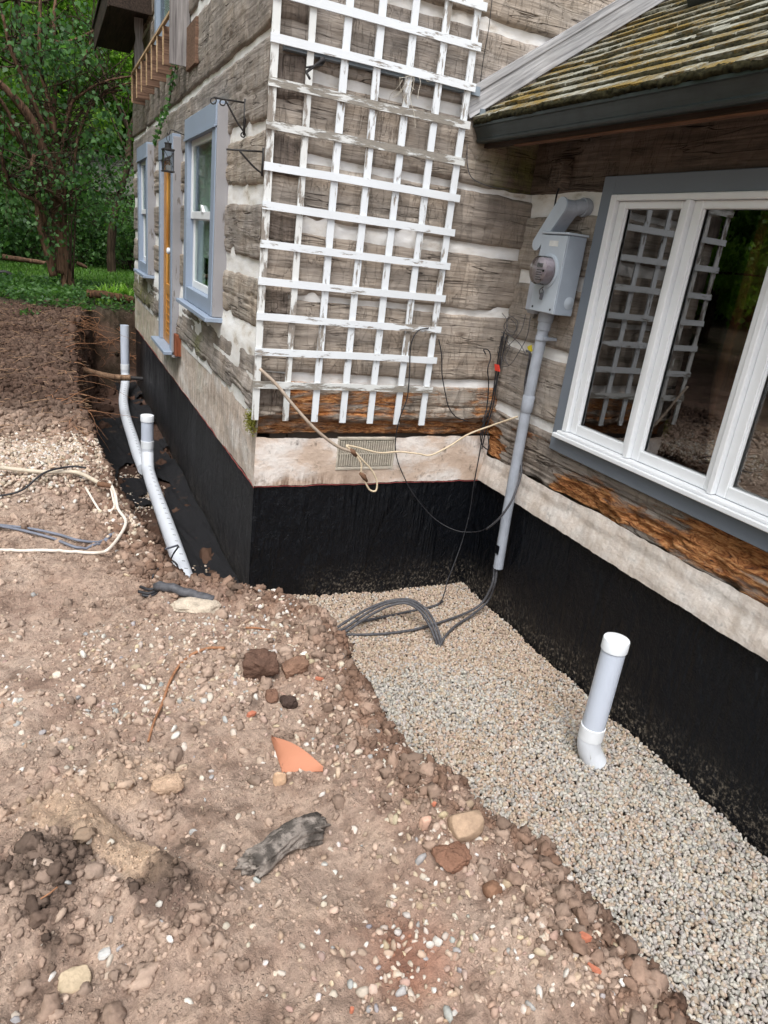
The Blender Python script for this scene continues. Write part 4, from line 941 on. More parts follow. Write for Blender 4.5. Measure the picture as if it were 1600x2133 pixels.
MB().box(-.03, -.0, 2.20, 2.60, 2.60, 2.90, .003).build('side_board', M['wood_brown'], balcony)
hd = MB().box(-.42, .0, 4.98, 7.3, 3.49, 3.52).box(-.44, -.421, 4.95, 7.35, 3.44, 3.68, .004).box(-.42, .0, 4.95, 4.979, 3.45, 3.68, .004).hexa([(-.46, 4.9, 3.69), (.0, 4.9, 3.95), (.0, 7.4, 3.95), (-.46, 7.4, 3.69), (-.46, 4.9, 3.72), (.0, 4.9, 3.99), (.0, 7.4, 3.99), (-.46, 7.4, 3.72)])
hd.build('eave_hood', M['wood_dark'], house)

# ------------------------------------------------------------------ trellis
tr = empty('trellis', 'tall white peeling wooden garden trellis leaning on the corner wall', 'trellis', (.53, -.06, .44))
def slat(axis, c, a, b, w_, t0, mat, seed):
    n_ = 26; u = np.linspace(a, b, n_); wob_ = .004*fbm(u*1.7, seed, 0, 180, 2); thick = .011; V = []; ww = w_*(1+.04*fbm(u*8, seed, 0, 181, 2))
    for q in range(n_):
        for (dw, dt) in ((-.5, 0), (.5, 0), (.5, 1), (-.5, 1)):
            cc = c+wob_[q]+dw*ww[q]; yy = t0-dt*thick-.003*float(fbm(u[q]*1.1, seed+2, 0, 182, 2))
            V.append((u[q], yy, cc) if axis == 'x' else (cc, yy, u[q]))
    F = [(i*4+j, i*4+(j+1) % 4, (i+1)*4+(j+1) % 4, (i+1)*4+j) for i in range(n_-1) for j in range(4)]+[(3, 2, 1, 0), ((n_-1)*4, (n_-1)*4+1, (n_-1)*4+2, (n_-1)*4+3)]
    o = MB().add(V, F).build('slat', mat, None); o.parent = tr; o.matrix_parent_inverse = Matrix.Translation(-tr.location); return o
for i in range(7): slat('z', -.035+i*.1845, .44-.004*i, 2.775, .040 if i not in (1,) else .035, -.052, M['trellis_worn_v'] if i in (0, 1) else M['trellis_paint_v'], 10+i)
tx = [(k, .652+.1895*k) for k in range(12)]
for k, zc in tx: slat('x', zc, -.06, 1.113, .040, -.0645, M['trellis_worn'] if k in (7, 8, 0) else M['trellis_paint'], 40+k)
# ------------------------------------------------------------------ electric meter
em = empty('electric_meter', 'grey steel electricity meter box with round glass dial and conduit beside the wing window', 'electric meter', (1.57, -.55, 1.22))
def part(mbx, name, mat, p=em, sm=False): o = mbx.build(name, mat, None, sm); o.parent = p; o.matrix_parent_inverse = Matrix.Translation(-p.location) if p.parent is None else Matrix.Identity(4); return o
bx = part(MB().box(1.485, 1.612, -.672, -.438, 1.225, 1.648, .004), 'meter_box', simple('grey_enamel_shaded', sr(150, 160, 172), .42, .5, .08, 10))  # darker grey than the front: shade of the side faces painted in
part(MB().box(1.612, W-.004, -.60, -.50, 1.30, 1.58, .003), 'mounting_board', M['wood_grey'])
part(MB().box(1.478, 1.4845, -.668, -.442, 1.229, 1.642, .002), 'lit_front_cover', M['steel'])  # thin plate added in lighter grey so the front stands off the side
part(MB().box(1.474, 1.618, -.679, -.431, 1.649, 1.661, .003), 'lid', M['steel'])
part(MB().lathe((1.478, -.47, 1.25), (-1, 0, 0), [(-.001, .006), (.003, .006), (.004, .004)], 10), 'screw', M['iron']); part(MB().lathe((1.478, -.64, 1.25), (-1, 0, 0), [(-.001, .006), (.003, .006), (.004, .004)], 10), 'screw', M['iron'])
part(MB().box(1.4765, 1.4775, -.60, -.52, 1.585, 1.615), 'label_plate', simple('pale_label_plate', sr(206, 208, 206), .5))
kn = MB()
for r_ in (.034, .024, .014): kn.lathe((1.575, -.670-.0006*(.034-r_)*100, 1.295), (0, -1, 0), [(0, r_), (.003, r_), (.0042, r_-.002)], 24)
part(kn, 'knockout', M['steel'], em, 'auto')
dc = (1.485, -.552, 1.452)
part(MB().lathe(dc, (-1, 0, 0), [(0, .094), (.012, .094), (.016, .088)], 32), 'collar', M['steel'], em, 'auto')
part(MB().lathe((1.468, dc[1], dc[2]), (-1, 0, 0), [(0, .080), (.045, .079), (.062, .076), (.070, .066), (.073, .0)], 32), 'dial_cover', glass('meter_glass', 2.2, (.93, .9, .93)), em, 'auto')
dl = part(MB().lathe((1.468, dc[1], dc[2]), (-1, 0, 0), [(0, .070), (.048, .070), (.050, .068), (.0502, 0)], 28), 'dial', simple('meter_face', sr(206, 200, 206), .5), em, 'auto')
lc = MB().box(1.413, 1.4175, -.580, -.530, 1.468, 1.490); part(lc, 'display', simple('lcd_grey', sr(112, 116, 112), .4))
sp2 = MB().box(1.4135, 1.4175, -.600, -.588, 1.445, 1.457); part(sp2, 'sensor', simple('black_plastic', sr(24, 24, 26), .4))
mk = MB()
for i in range(5): mk.box(1.4145, 1.4175, -.585+.012*(i % 2), -.532, 1.452-.013*i, 1.456-.013*i)
part(mk, 'printed_lines', simple('dark_print', sr(84, 82, 86), .6))
part(MB().tube(spline([(1.465, -.555, 1.365), (1.44, -.56, 1.345), (1.45, -.562, 1.32), (1.468, -.56, 1.335), (1.46, -.556, 1.355)], 6), .003, 6).box(1.452, 1.47, -.565, -.55, 1.295, 1.335, .004), 'seal_wire', M['grey_cable'])
cx_, cyy = 1.575, -.470
part(MB().tube([(cx_, cyy-.02, 1.224), (cx_, cyy-.02, 1.18), (cx_, cyy-.005, .90), (cx_, cyy-.0, .6), (cx_, cyy-.008, -.1), (cx_+.004, cyy-.02, -.46)], .0335, 20), 'conduit_pipe', M['conduit'], em, 'auto')
part(MB().lathe((cx_, cyy-.02, 1.222), (0, 0, -1), [(0, .046), (.05, .046), (.055, .040), (.10, .040), (.102, .034)], 24), 'coupling', M['conduit'], em, 'auto')
part(MB().lathe((cx_, cyy-.018, 1.09), (0, 0, -1), [(0, .037), (.002, .039), (.028, .039), (.030, .037)], 24).box(cx_-.02, W-.0, cyy-.07, cyy-.055, 1.065, 1.085, .003), 'clamp', M['conduit'], em, 'auto')
part(MB().lathe((cx_, cyy-.003, .72), (0, 0, -1), [(0, .0365), (.002, .038), (.10, .038), (.102, .0365)], 24).box(cx_, W-.0, cyy+.03, cyy+.04, .64, .66, .003), 'clamp', M['conduit'], em, 'auto')
part(MB().box(cx_-.0365, cx_-.031, cyy-.04, cyy-.01, -.35, -.29, .001), 'tar_smear', M['black'])
# conduit body and elbow above the box
a_, b_ = np.array([1.50, -.385, 1.60]), np.array([1.50, -.54, 1.79])
ax_ = (b_-a_)/np.linalg.norm(b_-a_); pr_ = np.array([0, ax_[2], -ax_[1]]); L_ = np.linalg.norm(b_-a_)
pts = []
for q in np.linspace(0, math.pi, 10): pts.append(b_+.045*(math.cos(q)*pr_+math.sin(q)*ax_))
for q in np.linspace(math.pi, 2*math.pi, 10): pts.append(a_+.036*(math.cos(q)*pr_+math.sin(q)*ax_))
part(MB().prism(pts, (.085, 0, 0)), 'conduit_elbow', M['conduit']); part(MB().prism([p+(p-(a_+b_)/2)*.06 for p in pts], (-.012, 0, 0)), 'elbow_cover', M['steel'])
part(MB().tube(spline([(1.54, -.52, 1.76), (1.60, -.55, 1.80), (1.67, -.56, 1.81)], 5), .042, 16).lathe((1.625, -.556, 1.806), (1, 0, .05), [(0, .05), (.03, .05)], 20), 'coupling', M['conduit'], em, 'auto')
part(MB().tube(spline([(1.545, -.40, 1.60), (1.55, -.385, 1.52), (1.56, -.37, 1.45)], 5), .030, 16), 'conduit_pipe', M['conduit'], em, 'auto')
part(MB().box(1.535, W-.012, -.395, -.30, 1.20, 1.47, .024), 'junction_box', M['conduit'], em, 'auto'); part(MB().lathe((1.575, -.375, 1.285), (0, -1, 0), [(0, .040), (.035, .040), (.038, .033), (.062, .033)], 20), 'coupling', M['conduit'], em, 'auto')
part(MB().box(W-.03, W-.006, -.30, -.26, 1.17, 1.36, .003), 'mounting_board', M['wood_grey'])

# ------------------------------------------------------------------ cables
def cable(name, label, pts, r, mat, cat='cable', group=None, per=7, n=6, extra=None):
    P = np.array([at(*p[:2], *p[2]) if isinstance(p[2], tuple) else np.array(p, float) for p in pts])
    mbx = MB(); s_ = spline(P, per); j = np.cumsum(np.random.default_rng(len(P)).normal(size=s_.shape), 0)*.0004
    mbx.tube(s_+j*0, r, n)
    if extra:
        for e in extra: mbx.tube(spline(np.array([at(*p[:2], *p[2]) if isinstance(p[2], tuple) else np.array(p, float) for p in e]), per), r, n)
    o = mbx.build(name, mat, None, True); return meta(o, label, cat, group)
ya = lambda v: (1, v)
xa = lambda v: (0, v)
za_ = lambda v: (2, v)
cable('flexible_conduit', 'stiff grey sheathed conduit slanting down from the trellis foot to the vent', [(541, 768, ya(-.10)), (575, 800, ya(-.12)), (612, 845, ya(-.14)), (655, 892, ya(-.15)), (700, 928, ya(-.14)), (737, 942, ya(-.13))], .0095, simple('dusty_sheath', sr(176, 160, 144), .7, .2, .2, 40), 'conduit', n=8)
cable('cream_cable', 'cream cable running from the vent across to the grey conduit', [(733, 938, ya(-.13)), (722, 928, ya(-.13)), (745, 932, ya(-.12)), (790, 943, ya(-.10)), (830, 941, ya(-.08)), (870, 945, ya(-.08)), (897, 948, ya(-.08)), (935, 930, ya(-.10)), (975, 905, ya(-.14)), (1020, 888, ya(-.22)), (1078, 868, xa(W-.09))], .0062, M['cream_cable'])
cable('cable_loop', 'cream cable tails hanging in a knotted loop over the vent', [(737, 942, ya(-.13)), (752, 965, ya(-.13)), (753, 985, ya(-.13)), (760, 1002, ya(-.13)), (770, 1020, ya(-.13)), (783, 1022, ya(-.13)), (785, 1003, ya(-.13)), (775, 980, ya(-.13)), (755, 958, ya(-.13)), (740, 942, ya(-.13))], .0062, M['cream_cable'])
for (a, b) in (((728, 936), (742, 950)), ((750, 985), (764, 1003))):
    p, q = at(*a, 1, -.13), at(*b, 1, -.13); meta(MB().tube([p, p*.6+q*.4+np.array([.004, -.003, .003]), q], [.010, .017, .009], 9).build('rope_knot', M['root_dark'], None, True), 'upper brown knot where the cables join on the vent' if a[1] < 960 else 'lower brown knot on the cream loop under the vent', 'knot')
cable('black_cable', 'long thin black cable drooping from the trellis edge past the vent to the conduit', [(893, 683, ya(-.08)), (870, 690, ya(-.09)), (856, 720, ya(-.09)), (853, 780, ya(-.09)), (848, 830, ya(-.09)), (833, 870, ya(-.1)), (824, 915, ya(-.06)), (826, 950, ya(-.03)), (838, 985, ya(-.03)), (862, 1030, ya(-.05)), (905, 1080, ya(-.10)), (950, 1105, ya(-.2)), (990, 1108, ya(-.3)), (1016, 1101, xa(W-.16))], .0036, M['black_cable'])
cable('black_cable', 'thick black cable strapped to the back of the lower conduit', [(1013, 1103, xa(W-.16)), (1040, 1080, xa(W-.16)), (1065, 1045, xa(W-.14)), (1079, 1010, xa(W-.10)), (1086, 985, xa(W-.08)), (1086, 965, xa(W-.06)), (1089, 900, xa(W-.04)), (1094, 800, xa(W-.05)), (1104, 740, xa(W-.10)), (1096, 730, xa(W-.13))], .0075, M['grey_cable'])
cable('black_cable', 'short black cable curling down beside the right edge of the trellis', [(914, 707, ya(-.05)), (920, 740, ya(-.05)), (921, 780, ya(-.04)), (928, 820, ya(-.04)), (935, 848, ya(-.04)), (950, 868, ya(-.03)), (975, 878, ya(-.03))], .0036, M['black_cable'])
cable('cable_bundle', 'bundle of thin dark cables falling in the inner corner to the gravel', [(1046, 700, xa(W-.06)), (1037, 750, xa(W-.06)), (1030, 800, xa(W-.06)), (1022, 850, xa(W-.06)), (1010, 880, xa(W-.08)), (1000, 940, ya(-.06)), (987, 1010, ya(-.06)), (978, 1070, ya(-.06)), (962, 1130, ya(-.08)), (944, 1180, ya(-.14)), (932, 1210, ya(-.2)), (926, 1235, ya(-.25)), (918, 1255, za_(-.80))], .0042, M['black_cable'],
      extra=[[(1050, 690, xa(W-.05)), (1042, 745, xa(W-.05)), (1034, 805, xa(W-.05)), (1026, 850, xa(W-.05)), (1014, 890, xa(W-.07)), (1004, 935, ya(-.05))], [(1056, 700, xa(W-.05)), (1040, 770, xa(W-.05)), (1026, 830, xa(W-.06)), (1016, 870, xa(W-.07))], [(1016, 860, xa(W-.06)), (1002, 900, ya(-.05)), (1004, 925, ya(-.06)), (1018, 935, xa(W-.05)), (1016, 900, xa(W-.05))]])
cable('black_cable', 'black cable curled into a small loop by the meter wires', [(1012, 738, ya(-.1)), (1008, 728, ya(-.1)), (1018, 730, ya(-.1)), (1022, 745, ya(-.1)), (1016, 770, ya(-.1)), (1018, 800, xa(W-.08)), (1014, 850, xa(W-.08)), (1005, 880, ya(-.08))], .004, M['black_cable'])
cable('wire_tangle', 'tangle of thin grey wires hanging under the meter box', [(1045, 650, xa(W-.05)), (1058, 672, xa(W-.06)), (1050, 700, xa(W-.06)), (1062, 720, xa(W-.06)), (1052, 745, xa(W-.06)), (1060, 762, xa(W-.05))], .0022, M['grey_cable'],
      extra=[[(1060, 655, xa(W-.05)), (1078, 670, xa(W-.05)), (1074, 690, xa(W-.05)), (1058, 688, xa(W-.06)), (1056, 665, xa(W-.06)), (1072, 658, xa(W-.06))], [(1095, 655, xa(W-.07)), (1085, 690, xa(W-.07)), (1060, 720, xa(W-.07)), (1048, 735, xa(W-.06)), (1044, 760, xa(W-.06))],
             [(1105, 660, xa(W-.09)), (1098, 700, xa(W-.09)), (1080, 735, xa(W-.09)), (1062, 760, xa(W-.07)), (1040, 765, xa(W-.06))], [(1040, 690, xa(W-.05)), (1064, 700, xa(W-.07)), (1084, 718, xa(W-.08)), (1096, 740, xa(W-.11))], [(1063, 660, xa(W-.07)), (1050, 680, xa(W-.05)), (1066, 700, xa(W-.05)), (1076, 680, xa(W-.05)), (1064, 664, xa(W-.05))], [(1036, 680, xa(W-.04)), (1046, 712, xa(W-.05)), (1036, 730, xa(W-.05)), (1050, 752, xa(W-.05))]])
MB_ = MB().hexa([at(1030, 758, 0, W-.075), at(1038, 760, 0, W-.075), at(1040, 774, 0, W-.075), at(1031, 772, 0, W-.075)]+[p+np.array([.008, 0, 0]) for p in (at(1030, 758, 0, W-.075), at(1038, 760, 0, W-.075), at(1040, 774, 0, W-.075), at(1031, 772, 0, W-.075))])
meta(MB_.build('cable_tag', simple('red_tag', sr(214, 66, 52), .6)), 'small red tag on the cable bundle left of the conduit', 'tag')
MB_ = MB().hexa([at(1098, 722, 0, W-.075), at(1107, 718, 0, W-.075), at(1109, 731, 0, W-.075), at(1102, 735, 0, W-.075)]+[p+np.array([.003, 0, 0]) for p in (at(1098, 722, 0, W-.075), at(1107, 718, 0, W-.075), at(1109, 731, 0, W-.075), at(1102, 735, 0, W-.075))])
meta(MB_.build('warning_tag', simple('yellow_tag', sr(206, 190, 48), .6)), 'small yellow tag on a wire beside the upper conduit', 'tag')
cable('service_wire', 'thin black wire dropping from the eave to the conduit elbow', [(1171, 345, xa(W-.03)), (1168, 380, xa(W-.03)), (1160, 405, xa(W-.06)), (1155, 432, xa(W-.10))], .005, M['black_cable'])
cable('ground_wire', 'thin wire crossing the upper wall beside the trellis top', [(1025, 0, ya(-.03)), (1018, 60, ya(-.03)), (1006, 130, ya(-.03)), (999, 190, ya(-.03)), (996, 215, ya(-.03))], .0022, M['iron'])
cable('eave_wire', 'thin wire looping under the gutter end on the dark log', [(973, 300, ya(-.03)), (974, 345, ya(-.03)), (985, 372, ya(-.03)), (1020, 388, ya(-.03)), (1060, 395, ya(-.03))], .0026, M['grey_cable'])
# cables leaving the conduit mouth and looping on the gravel
cable('ground_cable', 'pair of grey cables sweeping from the conduit mouth over the trench gravel', [(1030, 1175, xa(W-.08)), (1026, 1215, xa(W-.09)), (1005, 1255, za_(-.74)), (975, 1275, za_(-.80)), (930, 1292, za_(-.81)), (870, 1310, za_(-.815)), (800, 1320, za_(-.815)), (730, 1322, za_(-.82)), (690, 1319, za_(-.82))], .0085, M['grey_cable'], 'cable', n=8,
      extra=[[(1036, 1175, xa(W-.08)), (1031, 1215, xa(W-.08)), (1016, 1252, za_(-.74)), (985, 1280, za_(-.80)), (950, 1303, za_(-.81)), (928, 1325, za_(-.81)), (915, 1348, za_(-.84))]])
cable('ground_cable', 'arched bundle of black cables rising out of the trench gravel', [(688, 1317, za_(-.80)), (715, 1310, za_(-.80)), (745, 1290, za_(-.76)), (780, 1268, za_(-.72)), (815, 1255, za_(-.69)), (850, 1253, za_(-.67)), (880, 1270, za_(-.68)), (900, 1300, za_(-.74)), (912, 1330, za_(-.80)), (918, 1352, za_(-.86))], .0085, M['grey_cable'], 'cable', n=8,
      extra=[[(690, 1320, za_(-.80)), (722, 1314, za_(-.79)), (752, 1294, za_(-.75)), (785, 1274, za_(-.71)), (818, 1260, za_(-.68)), (848, 1257, za_(-.66)), (874, 1272, za_(-.67)), (893, 1300, za_(-.74)), (906, 1330, za_(-.80)), (912, 1350, za_(-.86))],
             [(692, 1314, za_(-.80)), (740, 1283, za_(-.75)), (780, 1262, za_(-.71)), (820, 1250, za_(-.68)), (856, 1250, za_(-.66)), (886, 1268, za_(-.67)), (905, 1296, za_(-.74)), (917, 1326, za_(-.80)), (922, 1350, za_(-.86))],
             [(744, 1296, za_(-.81)), (800, 1285, za_(-.82)), (860, 1272, za_(-.82)), (905, 1262, za_(-.82)), (922, 1252, za_(-.81))]])
# ------------------------------------------------------------------ PVC risers
def up(p): return at(*p)
def riser(name, label, base, h, r, capm, elbow, lean=(0, 0), open_top=False):
    b = np.array(base, float); t_ = b+np.array([lean[0], lean[1], h]); ax = (t_-b)/np.linalg.norm(t_-b); L_ = np.linalg.norm(t_-b)
    o = MB().lathe(b, ax, [(0, r), (L_, r), (L_, r*.9), (L_-.06, r*.9)] if open_top else [(0, r), (L_, r)], 32).build(name, M['pvc'], None, 'auto'); meta(o, label, 'pipe')
    if not open_top: MB().lathe(t_-ax*.048, ax, [(0, r*1.0), (0, r*1.10), (.052, r*1.10), (.058, r*1.06), (.060, r*.98), (.0605, 0)], 32).build('cap', M['pvc_white'], o, 'auto')
    MB().lathe(b-ax*.0, ax, [(0, r*1.0), (0, r*1.07), (.070, r*1.07), (.073, r)], 32).build('coupling', M['pvc_white'], o, 'auto')
    pth = spline([b+ax*.02]+[b+np.array(e) for e in elbow], 8)
    MB().tube(pth, r*1.03, 28).build('elbow', M['pvc_grime'], o, 'auto'); return o
riser('riser_pipe', 'capped white drain riser standing in the trench gravel below the wing window', (1.270, -1.892, -.70), .56, .057, None, [(0, 0, .0), (.0, 0, -.03), (.010, -.006, -.075), (.026, -.016, -.11), (.05, -.03, -.15)])
ra = riser('riser_pipe', 'capped riser joined to the slotted drain pipe in the side trench', (-.315, 2.78, -.58), .31, .057, None, [(0, 0, 0), (0, -.01, -.06), (-.01, -.10, -.12), (-.02, -.22, -.155)])
rb = riser('riser_pipe', 'open topped riser at the far end of the side trench', (-.205, 6.3, -.50), .60, .057, None, [(0, 0, 0), (0, -.01, -.08), (-.01, -.10, -.17), (-.03, -.25, -.20)], open_top=True)
def slotted(label, pts, r=.057):
    P = spline(np.array(pts), 8); o = meta(MB().tube(P, r, 24).build('slotted_pipe', M['pvc_grime'], None, 'auto'), label, 'pipe')
    T = np.gradient(P, axis=0); T /= np.linalg.norm(T, axis=1)[:, None]; L_ = np.r_[0, np.cumsum(np.linalg.norm(np.diff(P, axis=0), axis=1))]; sl = MB()
    for s_ in np.arange(.05, L_[-1]-.02, .105):
        p = np.array([np.interp(s_, L_, P[:, k]) for k in range(3)]); t = np.array([np.interp(s_, L_, T[:, k]) for k in range(3)]); t /= np.linalg.norm(t)
        for th in (rad(100),):
            sd_ = np.cross(t, [0, 0, 1.]); sd_ /= np.linalg.norm(sd_); nn = sd_*math.cos(th)+np.array([0, 0, 1.])*math.sin(th); c = p+nn*(r+.0006); bb = np.cross(t, nn)
            q = [c+t*a_*.003+bb*b_*.011 for a_, b_ in ((-1, -1), (1, -1), (1, 1), (-1, 1))]; sl.hexa([v_-nn*.002 for v_ in q]+q)
    sl.build('slot', simple('slot_shadow_plastic', sr(70, 76, 84), .8), o); return o
slotted('near slotted drain pipe running along the side trench into gravel', [(-.335, 2.56, -.735), (-.343, 2.15, -.745), (-.345, 1.5, -.75), (-.346, .8, -.765), (-.345, .25, -.80), (-.345, -.1, -.87)])
slotted('far slotted drain pipe running from the open riser to the capped riser', [(-.235, 6.05, -.70), (-.31, 5.4, -.735), (-.352, 4.6, -.74), (-.365, 3.7, -.74), (-.372, 3.1, -.745), (-.365, 2.63, -.75)])
# ------------------------------------------------------------------ things lying about
def rock(name, label, cat, c, size, col, seed, rot=0.0, lvl=5, rough_=.22, mat='stone', sink=.25, facets=7, group=None, pitch=0.0, shape=None):
    """c: ground point, size: full lengths (m)"""
    r_ = np.random.default_rng(seed); nth, nph = 44, 72
    th = np.linspace(0, math.pi, nth); ph = np.linspace(0, 2*math.pi, nph, endpoint=False); T, Ph = np.meshgrid(th, ph, indexing='ij')
    V = np.stack([np.sin(T)*np.cos(Ph), np.sin(T)*np.sin(Ph), np.cos(T)], -1).reshape(-1, 3)
    V = V*(1/np.maximum(1e-6, np.abs(V).max(1))**.45)[:, None]
    for _ in range(facets):
        n = r_.normal(size=3); n /= np.linalg.norm(n); h = r_.uniform(.62, .95); dd = V@n-h; V = V-np.where(dd > 0, dd, 0)[:, None]*n*.85
    nz_ = fbm(V[:, 0]*1.7+seed, V[:, 1]*1.7, V[:, 2]*1.7, seed, 4)*rough_+fbm(V[:, 0]*7+seed, V[:, 1]*7, V[:, 2]*7, seed+1, 3)*rough_*.35
    V = V*(1+nz_)[:, None]; V = V*np.array(size)/2
    if shape is not None: V = shape(V)
    nn_ = fbm(V[:, 0]*40+seed, V[:, 1]*40, V[:, 2]*40, seed+3, 4); tn = .45+1.05*ss(-.18, .22, nn_) if name == 'concrete_lump' else 1+.3*nn_; ca, sa = math.cos(rot), math.sin(rot); cp, sp__ = math.cos(pitch), math.sin(pitch)
    V = np.stack([V[:, 0]*cp-V[:, 2]*sp__, V[:, 1], V[:, 0]*sp__+V[:, 2]*cp], -1); V = np.stack([V[:, 0]*ca-V[:, 1]*sa, V[:, 0]*sa+V[:, 1]*ca, V[:, 2]], -1)
    V = V+np.array(c)+np.array([0, 0, size[2]*(.5-sink)])
    F = []
    for i in range(nth-1):
        for j in range(nph): F.append((i*nph+j, (i+1)*nph+j, (i+1)*nph+(j+1) % nph, i*nph+(j+1) % nph))
    cl = np.array(sr(*col))[None]*tn[:, None]
    o = mesh(name, V, np.array(F), M[mat] if isinstance(mat, str) else mat, attrs={'tint': np.clip(cl, 0, 1)}); return meta(o, label, cat, group)
M['rough_rock'] = stone_material('rough_rock', .02)
def bent(V):      # bone shaped lump of old concrete
    u = V[:, 0]/.128; V = V.copy(); V[:, 1] *= (.78+.32*np.abs(u)**1.5); V[:, 2] *= (.8+.3*np.abs(u)); V[:, 1] += .018*np.sin(u*2.2); V[:, 2] += .006*np.cos(u*3); return V
rock('concrete_lump', 'long wet lump of dark mottled concrete lying alone on the soil', 'rock', gp(587, 1772), (.265, .092, .085), (124, 116, 109), 3, rot=.15, rough_=.46, mat='rough_rock', shape=bent, sink=.16)
rock('earth_clod', 'largest brown earth clod at the lip of the trench', 'clod', gp(540, 1405), (.135, .12, .12), (104, 80, 68), 5, rough_=.3, mat='rough_rock', sink=.25)
rock('earth_clod', 'smaller tan earth clod right of the largest clod', 'clod', gp(614, 1398), (.095, .075, .075), (138, 108, 90), 6, rough_=.28, mat='rough_rock', sink=.2)
rock('earth_clod', 'lump of reddish clay beside the brown rock near the lip', 'clod', gp(940, 1795), (.10, .08, .05), (134, 100, 82), 7, rough_=.3, mat='rough_rock')
rock('earth_clod', 'dark wet clod just above the small orange chip', 'clod', gp(600, 1470), (.06, .05, .05), (74, 60, 54), 8, rough_=.3, mat='rough_rock')
rock('earth_clod', 'round brown clod under the largest clod', 'clod', gp(567, 1456), (.05, .05, .045), (126, 96, 80), 18, rough_=.25, mat='rough_rock')
rock('stone', 'flat pale limestone slab at the trench corner', 'stone', gp(410, 1268), (.20, .11, .06), (196, 182, 164), 9, rot=-.3, rough_=.2, mat='rough_rock', sink=.3)
rock('stone', 'mud smeared pale round stone beside the clay heap', 'stone', gp(349, 1647), (.092, .065, .055), (188, 160, 136), 10, rough_=.2, mat='rough_rock')
rock('stone', 'large smooth tan cobble sunk in the trench lip', 'stone', gp(968, 1722), (.10, .08, .085), (164, 140, 118), 11, rough_=.06, facets=2, sink=.35)
rock('stone', 'upright pinkish pebble left of the tan cobble', 'stone', gp(885, 1722), (.035, .03, .05), (196, 160, 140), 12, rough_=.08, facets=3)
rock('stone', 'smooth brown cobble half buried below the reddish clay', 'stone', gp(1026, 1858), (.055, .045, .04), (134, 102, 82), 13, rough_=.08, facets=4)
rock('stone', 'yellowish sandstone half buried at the lower left', 'stone', gp(155, 2045), (.068, .058, .03), (186, 168, 142), 14, rough_=.12, sink=.4, facets=4)
rock('stone', 'tan block of stone under the orange tile shard', 'stone', gp(583, 1628), (.045, .035, .05), (190, 158, 130), 15, rough_=.12, facets=9)
rock('stone', 'white chalky stone above the tan clod', 'stone', gp(632, 1368), (.032, .03, .03), (226, 218, 208), 16, rough_=.2)
rock('stone', 'white quartz chip on the lip at the lower right', 'stone', gp(1300, 2045), (.035, .022, .02), (226, 222, 216), 17, rough_=.2)
rock('stone', 'pale stone half buried at the left edge of the heap', 'stone', gp(118, 1408), (.03, .03, .02), (210, 196, 180), 19, rough_=.15)
rock('stone', 'rounded grey stone near the lower left corner', 'stone', gp(218, 1990), (.03, .028, .02), (196, 194, 190), 20, rough_=.12)
# big tile shard and small fired clay chips
c = gp(615, 1588); e1 = gp(565, 1548); e2 = gp(672, 1612); e3 = gp(588, 1612)
def lift(p, h): return np.array([p[0], p[1], p[2]+h])
n_ = 9; top = [lift(e1*(1-t)+e2*t, .028+.022*math.sin(t*math.pi)) for t in np.linspace(0, 1, n_)]
low = [lift(e1*(1-t)+e3*t if t < .5 else e3*(2-2*t)+e2*(2*t-1), 0) for t in np.linspace(0, 1, n_)]
low = [lift(e1, .02), *[lift(e1*(1-t)+e3*t+(e3-e1)*0, .02-.012*t) for t in (.35, .6, .85)], lift(e3, .004), *[lift(e3*(1-t)+e2*t, .006+.004*math.sin(9*t)) for t in (.25, .5, .8)], lift(e2, .01)]
V = []; 
for k in range(n_): V += [low[k], low[k]*.5+top[k]*.5+np.array([0, 0, .010]), top[k]]
V = np.array(V); Vb = V+np.array([.002, .008, -.011]); F = []
for i in range(n_-1):
    for j in range(2): a = i*3+j; F += [(a, a+1, a+4, a+3), (27+a+3, 27+a+4, 27+a+1, 27+a)]
for i in range(n_-1): F += [(i*3, i*3+3, 27+i*3+3, 27+i*3), (i*3+2, 27+i*3+2, 27+i*3+5, i*3+5)]
F += [(0, 27, 28, 1), (1, 28, 29, 2), (24, 25, 52, 51), (25, 26, 53, 52)]
meta(MB().add(np.vstack([V, Vb]), F).build('tile_shard', M['terracotta'], None, 'auto'), 'large curved orange terracotta tile shard', 'tile shard')
def chip(label, px, py, l, w_, rot, col, h=.010):
    p = gp(px, py); r_ = np.random.default_rng(int(px)); k = 6; pts = []
    for i in range(k):
        a = 2*math.pi*i/k+r_.uniform(-.3, .3); q = np.array([math.cos(a)*l/2, math.sin(a)*w_/2])*r_.uniform(.75, 1.1); pts.append((p[0]+q[0]*math.cos(rot)-q[1]*math.sin(rot), p[1]+q[0]*math.sin(rot)+q[1]*math.cos(rot), p[2]+.004))
    meta(MB().prism(pts, (.001, 0, h)).build('brick_chip', col, None), label, 'brick chip')
chip('small triangular orange brick chip by the dark wet clod', 523, 1492, .035, .028, .3, M['brick']); chip('thin orange brick sliver at the top of the trench lip', 664, 1418, .035, .014, -.5, M['brick'])
chip('orange brick chip low on the lip beside the gravel', 1214, 1962, .034, .020, -.9, M['brick'], .014); chip('long narrow orange chip below the brick chip on the lip', 1233, 2022, .042, .012, -1.0, M['brick'])
chip('tiny bright orange brick chip in the middle of the lip', 903, 1680, .014, .014, 0, M['brick']); chip('orange brick chip beside the bottom left pebbles', 1432-700, 2110, .012, .012, 0, M['brick'])
def on_ground(pts, h): return [gp(a, b)+np.array([0, 0, h]) for a, b in pts]
